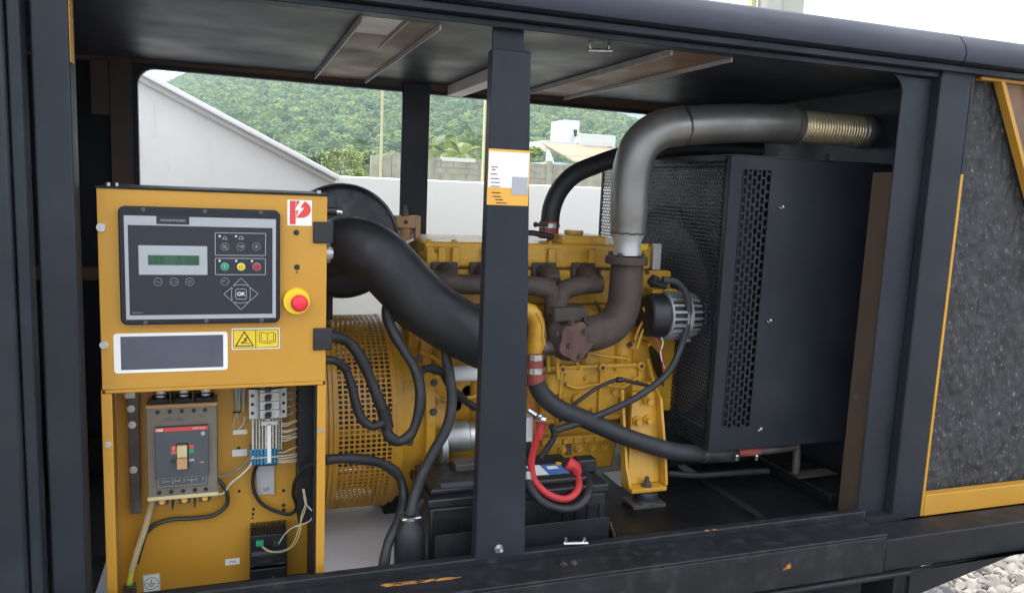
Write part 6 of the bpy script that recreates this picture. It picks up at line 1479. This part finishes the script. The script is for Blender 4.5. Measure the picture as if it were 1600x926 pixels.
obj('terminal_post', MB().cyl((bp[0], bp[1], zt_), (bp[0], bp[1], zt_ + .03), .009, n=14), 'lead', bt_)
q = at(918, 722, y=yb_ + .10); obj('terminal_nut', MB().cyl((q[0], q[1], q[2] - .01), (q[0], q[1], q[2] + .006), .008, n=6).ball((q[0], q[1], q[2] + .006), .005, 8, 6), 'zinc', bt_)
a, b = at(903, 727, y=yb_ + .085), at(930, 752, y=yb_ + .085); obj('terminal_cover', MB().box(a[0], b[0], yb_ + .08, yb_ + .12, zt_ + .0005, max(a[2], zt_ + .035)), 'plastic', bt_, bevel=.004)
obj('strap_clip', MB().box(at(715, 745, y=.3)[0] - .02, at(740, 745, y=.3)[0], .25, .30, zt_ + .002, zt_ + .03), 'darkmetal', bt_, bevel=.003)
a, b = at(822, 818, y=.06), at(953, 800, y=.06)
zpl = (at(822, 822, y=.06)[2] + at(953, 806, y=.06)[2]) / 2
bh_ = thing('battery_tray', 'black steel plate standing in front of the battery', 'tray', ((a[0] + b[0]) / 2, .07, .70))
obj('front_plate', MB().rrect(at(680, 830, y=.06)[0], b[0], .692, zpl, .005, .06, .064), 'blackr', bh_, bevel=.001)
obj('tray_base', MB().box(at(680, 830, y=.06)[0], b[0] + .012, .0645, .34, .691, .699), 'blackr', bh_)
obj('hold_down_rod', MB().tube([at(953, 815, y=.07), at(962, 842, y=.07)], .0035, n=6), 'darkmetal', bh_)
# battery cables
t = thing('red_battery_cable', 'bright red battery cable hanging in a U beside the centre post', 'cable', at(870, 785, y=.2))
obj('cable', MB().tube([at(842, 672, y=.30), at(836, 695, y=.24), at(830, 725, y=.17), at(836, 752, y=.125), at(857, 772, y=.100), at(884, 779, y=.098), at(901, 768, y=.110), at(904, 748, y=.15), at(897, 732, y=.19)], .0088, n=16), 'redcable', t, smooth=80)
obj('boot', MB().tube([at(846, 660, y=.30), at(843, 672, y=.30), at(840, 688, y=.285)], lambda q: .0125 - .002 * q, n=14), 'redcable', t)
obj('terminal_cover', MB().tube([at(904, 744, y=.17), at(897, 731, y=.20), at(886, 724, y=.21)], lambda q: .0105 + .0095 * min(1, q * 1.6), n=14), 'redcable', t)
t = thing('black_battery_cable', 'black battery cable sagging just outside the red cable', 'cable', at(870, 800, y=.2))
obj('cable', MB().tube([at(824, 744, y=.14), at(828, 760, y=.115), at(845, 782, y=.092), at(875, 794, y=.088), at(900, 792, y=.090), at(917, 776, y=.10), at(920, 755, y=.14), at(915, 742, y=.18)], .0105, n=14), 'rubber', t, smooth=80)
obj('ferrule', MB().tube([at(823, 740, y=.145), at(825, 752, y=.128)], .0118, n=14), 'alum', t)
wire('starter_cable', path(.30, (862, 664), (866, 680), (855, 700), (840, 722), (828, 742)), .0085, 'rubber', 'black cable curving behind the upper end of the red cable', n=10)
mb_ = MB().cyl(at(838, 652, y=.30), at(850, 655, y=.30), .012, n=10).cyl(at(826, 640, y=.31), at(838, 648, y=.30), .008, n=8).ball(at(843, 650, y=.29), .008, 8, 6)
solo('cable_terminal', mb_, 'zinc', 'bright metal terminal above the red cable boot', 'terminal')
wire('thin_wire', path(.31, (828, 628), (834, 640), (834, 655)), .003, 'redcable', 'short thin red wire above the red cable boot')
a, b = at(823, 652, y=.33), at(832, 690, y=.33); solo('relay_box', MB().box(a[0] - .02, b[0], .33, .37, b[2], a[2]), 'label', 'pale relay box right of the centre post above the battery', 'relay', bevel=.003)
solo('relay_box', MB().box(a[0] - .02, b[0] - .002, .335, .365, b[2] - .05, b[2] - .001), 'plastic', 'black relay box below the pale one right of the centre post', 'relay', bevel=.003)
# ================================================================== CONDUITS BETWEEN CABINET AND ENGINE
RG = (.0068, .085)
yk = .17
def conduit(pts, r, lab, ridge=RG, mat='rubber', n=14): return wire('corrugated_conduit', pts, r, mat, lab, None, n=n, ridge=ridge)
conduit([at(508, 527, y=.14), at(523, 526, y=.15), at(543, 533, y=.165), at(562, 556, y=yk), at(578, 590, y=yk), at(592, 625, y=yk), at(600, 645, y=yk)], .0125, 'upper corrugated conduit running from the cabinet hinge down to the cable joint')
conduit([at(505, 562, y=.13), at(522, 563, y=.14), at(538, 574, y=.155), at(549, 600, y=.16), at(556, 630, y=.16), at(566, 655, y=.16), at(583, 666, y=.16), at(598, 660, y=.165)], .0098, 'slimmer corrugated conduit under the upper one with a low bend')
conduit([at(601, 655, y=yk), at(606, 678, y=yk), at(622, 689, y=yk), at(640, 680, y=yk), at(653, 650, y=yk), at(657, 615, y=yk + .01), at(650, 580, y=yk + .03), at(633, 550, y=yk + .05), at(615, 520, y=yk + .07), at(604, 490, y=yk + .10), at(608, 470, y=.30)], .0120, 'corrugated conduit making a U from the cable joint up behind the intake hose')
mb_ = MB(); q0_, q1_ = at(598, 638, y=yk), at(606, 668, y=yk); mb_.tube([q0_, q1_], lambda q: .0155 + .002 * math.sin(q * 18), n=14); solo('cable_joint', mb_, 'plastic', 'black taped joint where the conduits meet in front of the cage', 'joint')
conduit([at(508, 718, y=.13), at(530, 716, y=.14), at(565, 717, y=.16), at(600, 725, y=.18), at(624, 745, y=.19), at(631, 775, y=.18), at(624, 810, y=.14), at(606, 850, y=.10), at(598, 895, y=.08)], .0118, 'corrugated conduit leaving the cabinet low and dropping behind the sill')
wire('loom_cable', [at(697, 525, y=.30), at(697, 555, y=.28), at(703, 590, y=.26), at(706, 630, y=.24), at(698, 668, y=.22), at(678, 705, y=.20), at(658, 745, y=.17), at(648, 775, y=.15), at(641, 806, y=.13)], .0128, 'hose', 'smooth grey cable curving from the intake hose down to the black bottle boot', n=16, step=.008)
conduit([at(655, 580, y=yk + .02), at(672, 575, y=.24), at(690, 582, y=.27), at(703, 603, y=.29), at(722, 622, y=.31), at(742, 636, y=.33)], .0100, 'short branch conduit running right toward the starter motor')
conduit([at(700, 535, y=.32), at(699, 520, y=.33), at(694, 505, y=.36)], .013, 'stub of conduit under the intake hose', (.006, .05))
bb_ = thing('cable_boot', 'black bottle shaped rubber boot with a wire clamp at its neck', 'boot', at(640, 885, y=.10))
b0_, b1_ = at(640, 890, y=.11), at(640, 806, y=.115)
rb = (at(664, 850, y=.11)[0] - at(616, 850, y=.11)[0]) / 2
obj('boot', MB().lathe(b0_, b1_, [(-.2, rb), (0, rb), (.6, rb), (.78, rb * .9), (.88, rb * .66), (1.0, rb * .55)], 28), 'rubber', bb_, smooth=60)
obj('neck_clamp', MB().ring((b1_[0], b1_[1], b1_[2] - .004), (b1_[0], b1_[1], b1_[2] + .004), rb * .62, rb * .5, 22).cyl((b1_[0] - .02, b1_[1] - .016, b1_[2]), (b1_[0] + .022, b1_[1] - .018, b1_[2] + .003), .003, n=8), 'zinc', bb_)
wire('thin_cable', [at(652, 800, y=.13), at(662, 780, y=.13), at(652, 792, y=.13), at(655, 820, y=.12), at(662, 855, y=.11), at(664, 885, y=.10)], .0035, 'rubber', 'thin black wire looping beside the bottle boot', n=6)
mb_ = MB().tube([at(612, 470, y=.33), at(618, 485, y=.33), at(610, 500, y=.33)], .012, n=10).cyl(at(622, 488, y=.34), at(640, 505, y=.34), .02, n=12); solo('engine_plug', mb_, 'plastic', 'cluster of black plugs just under the intake hose beside the cage', 'plug')
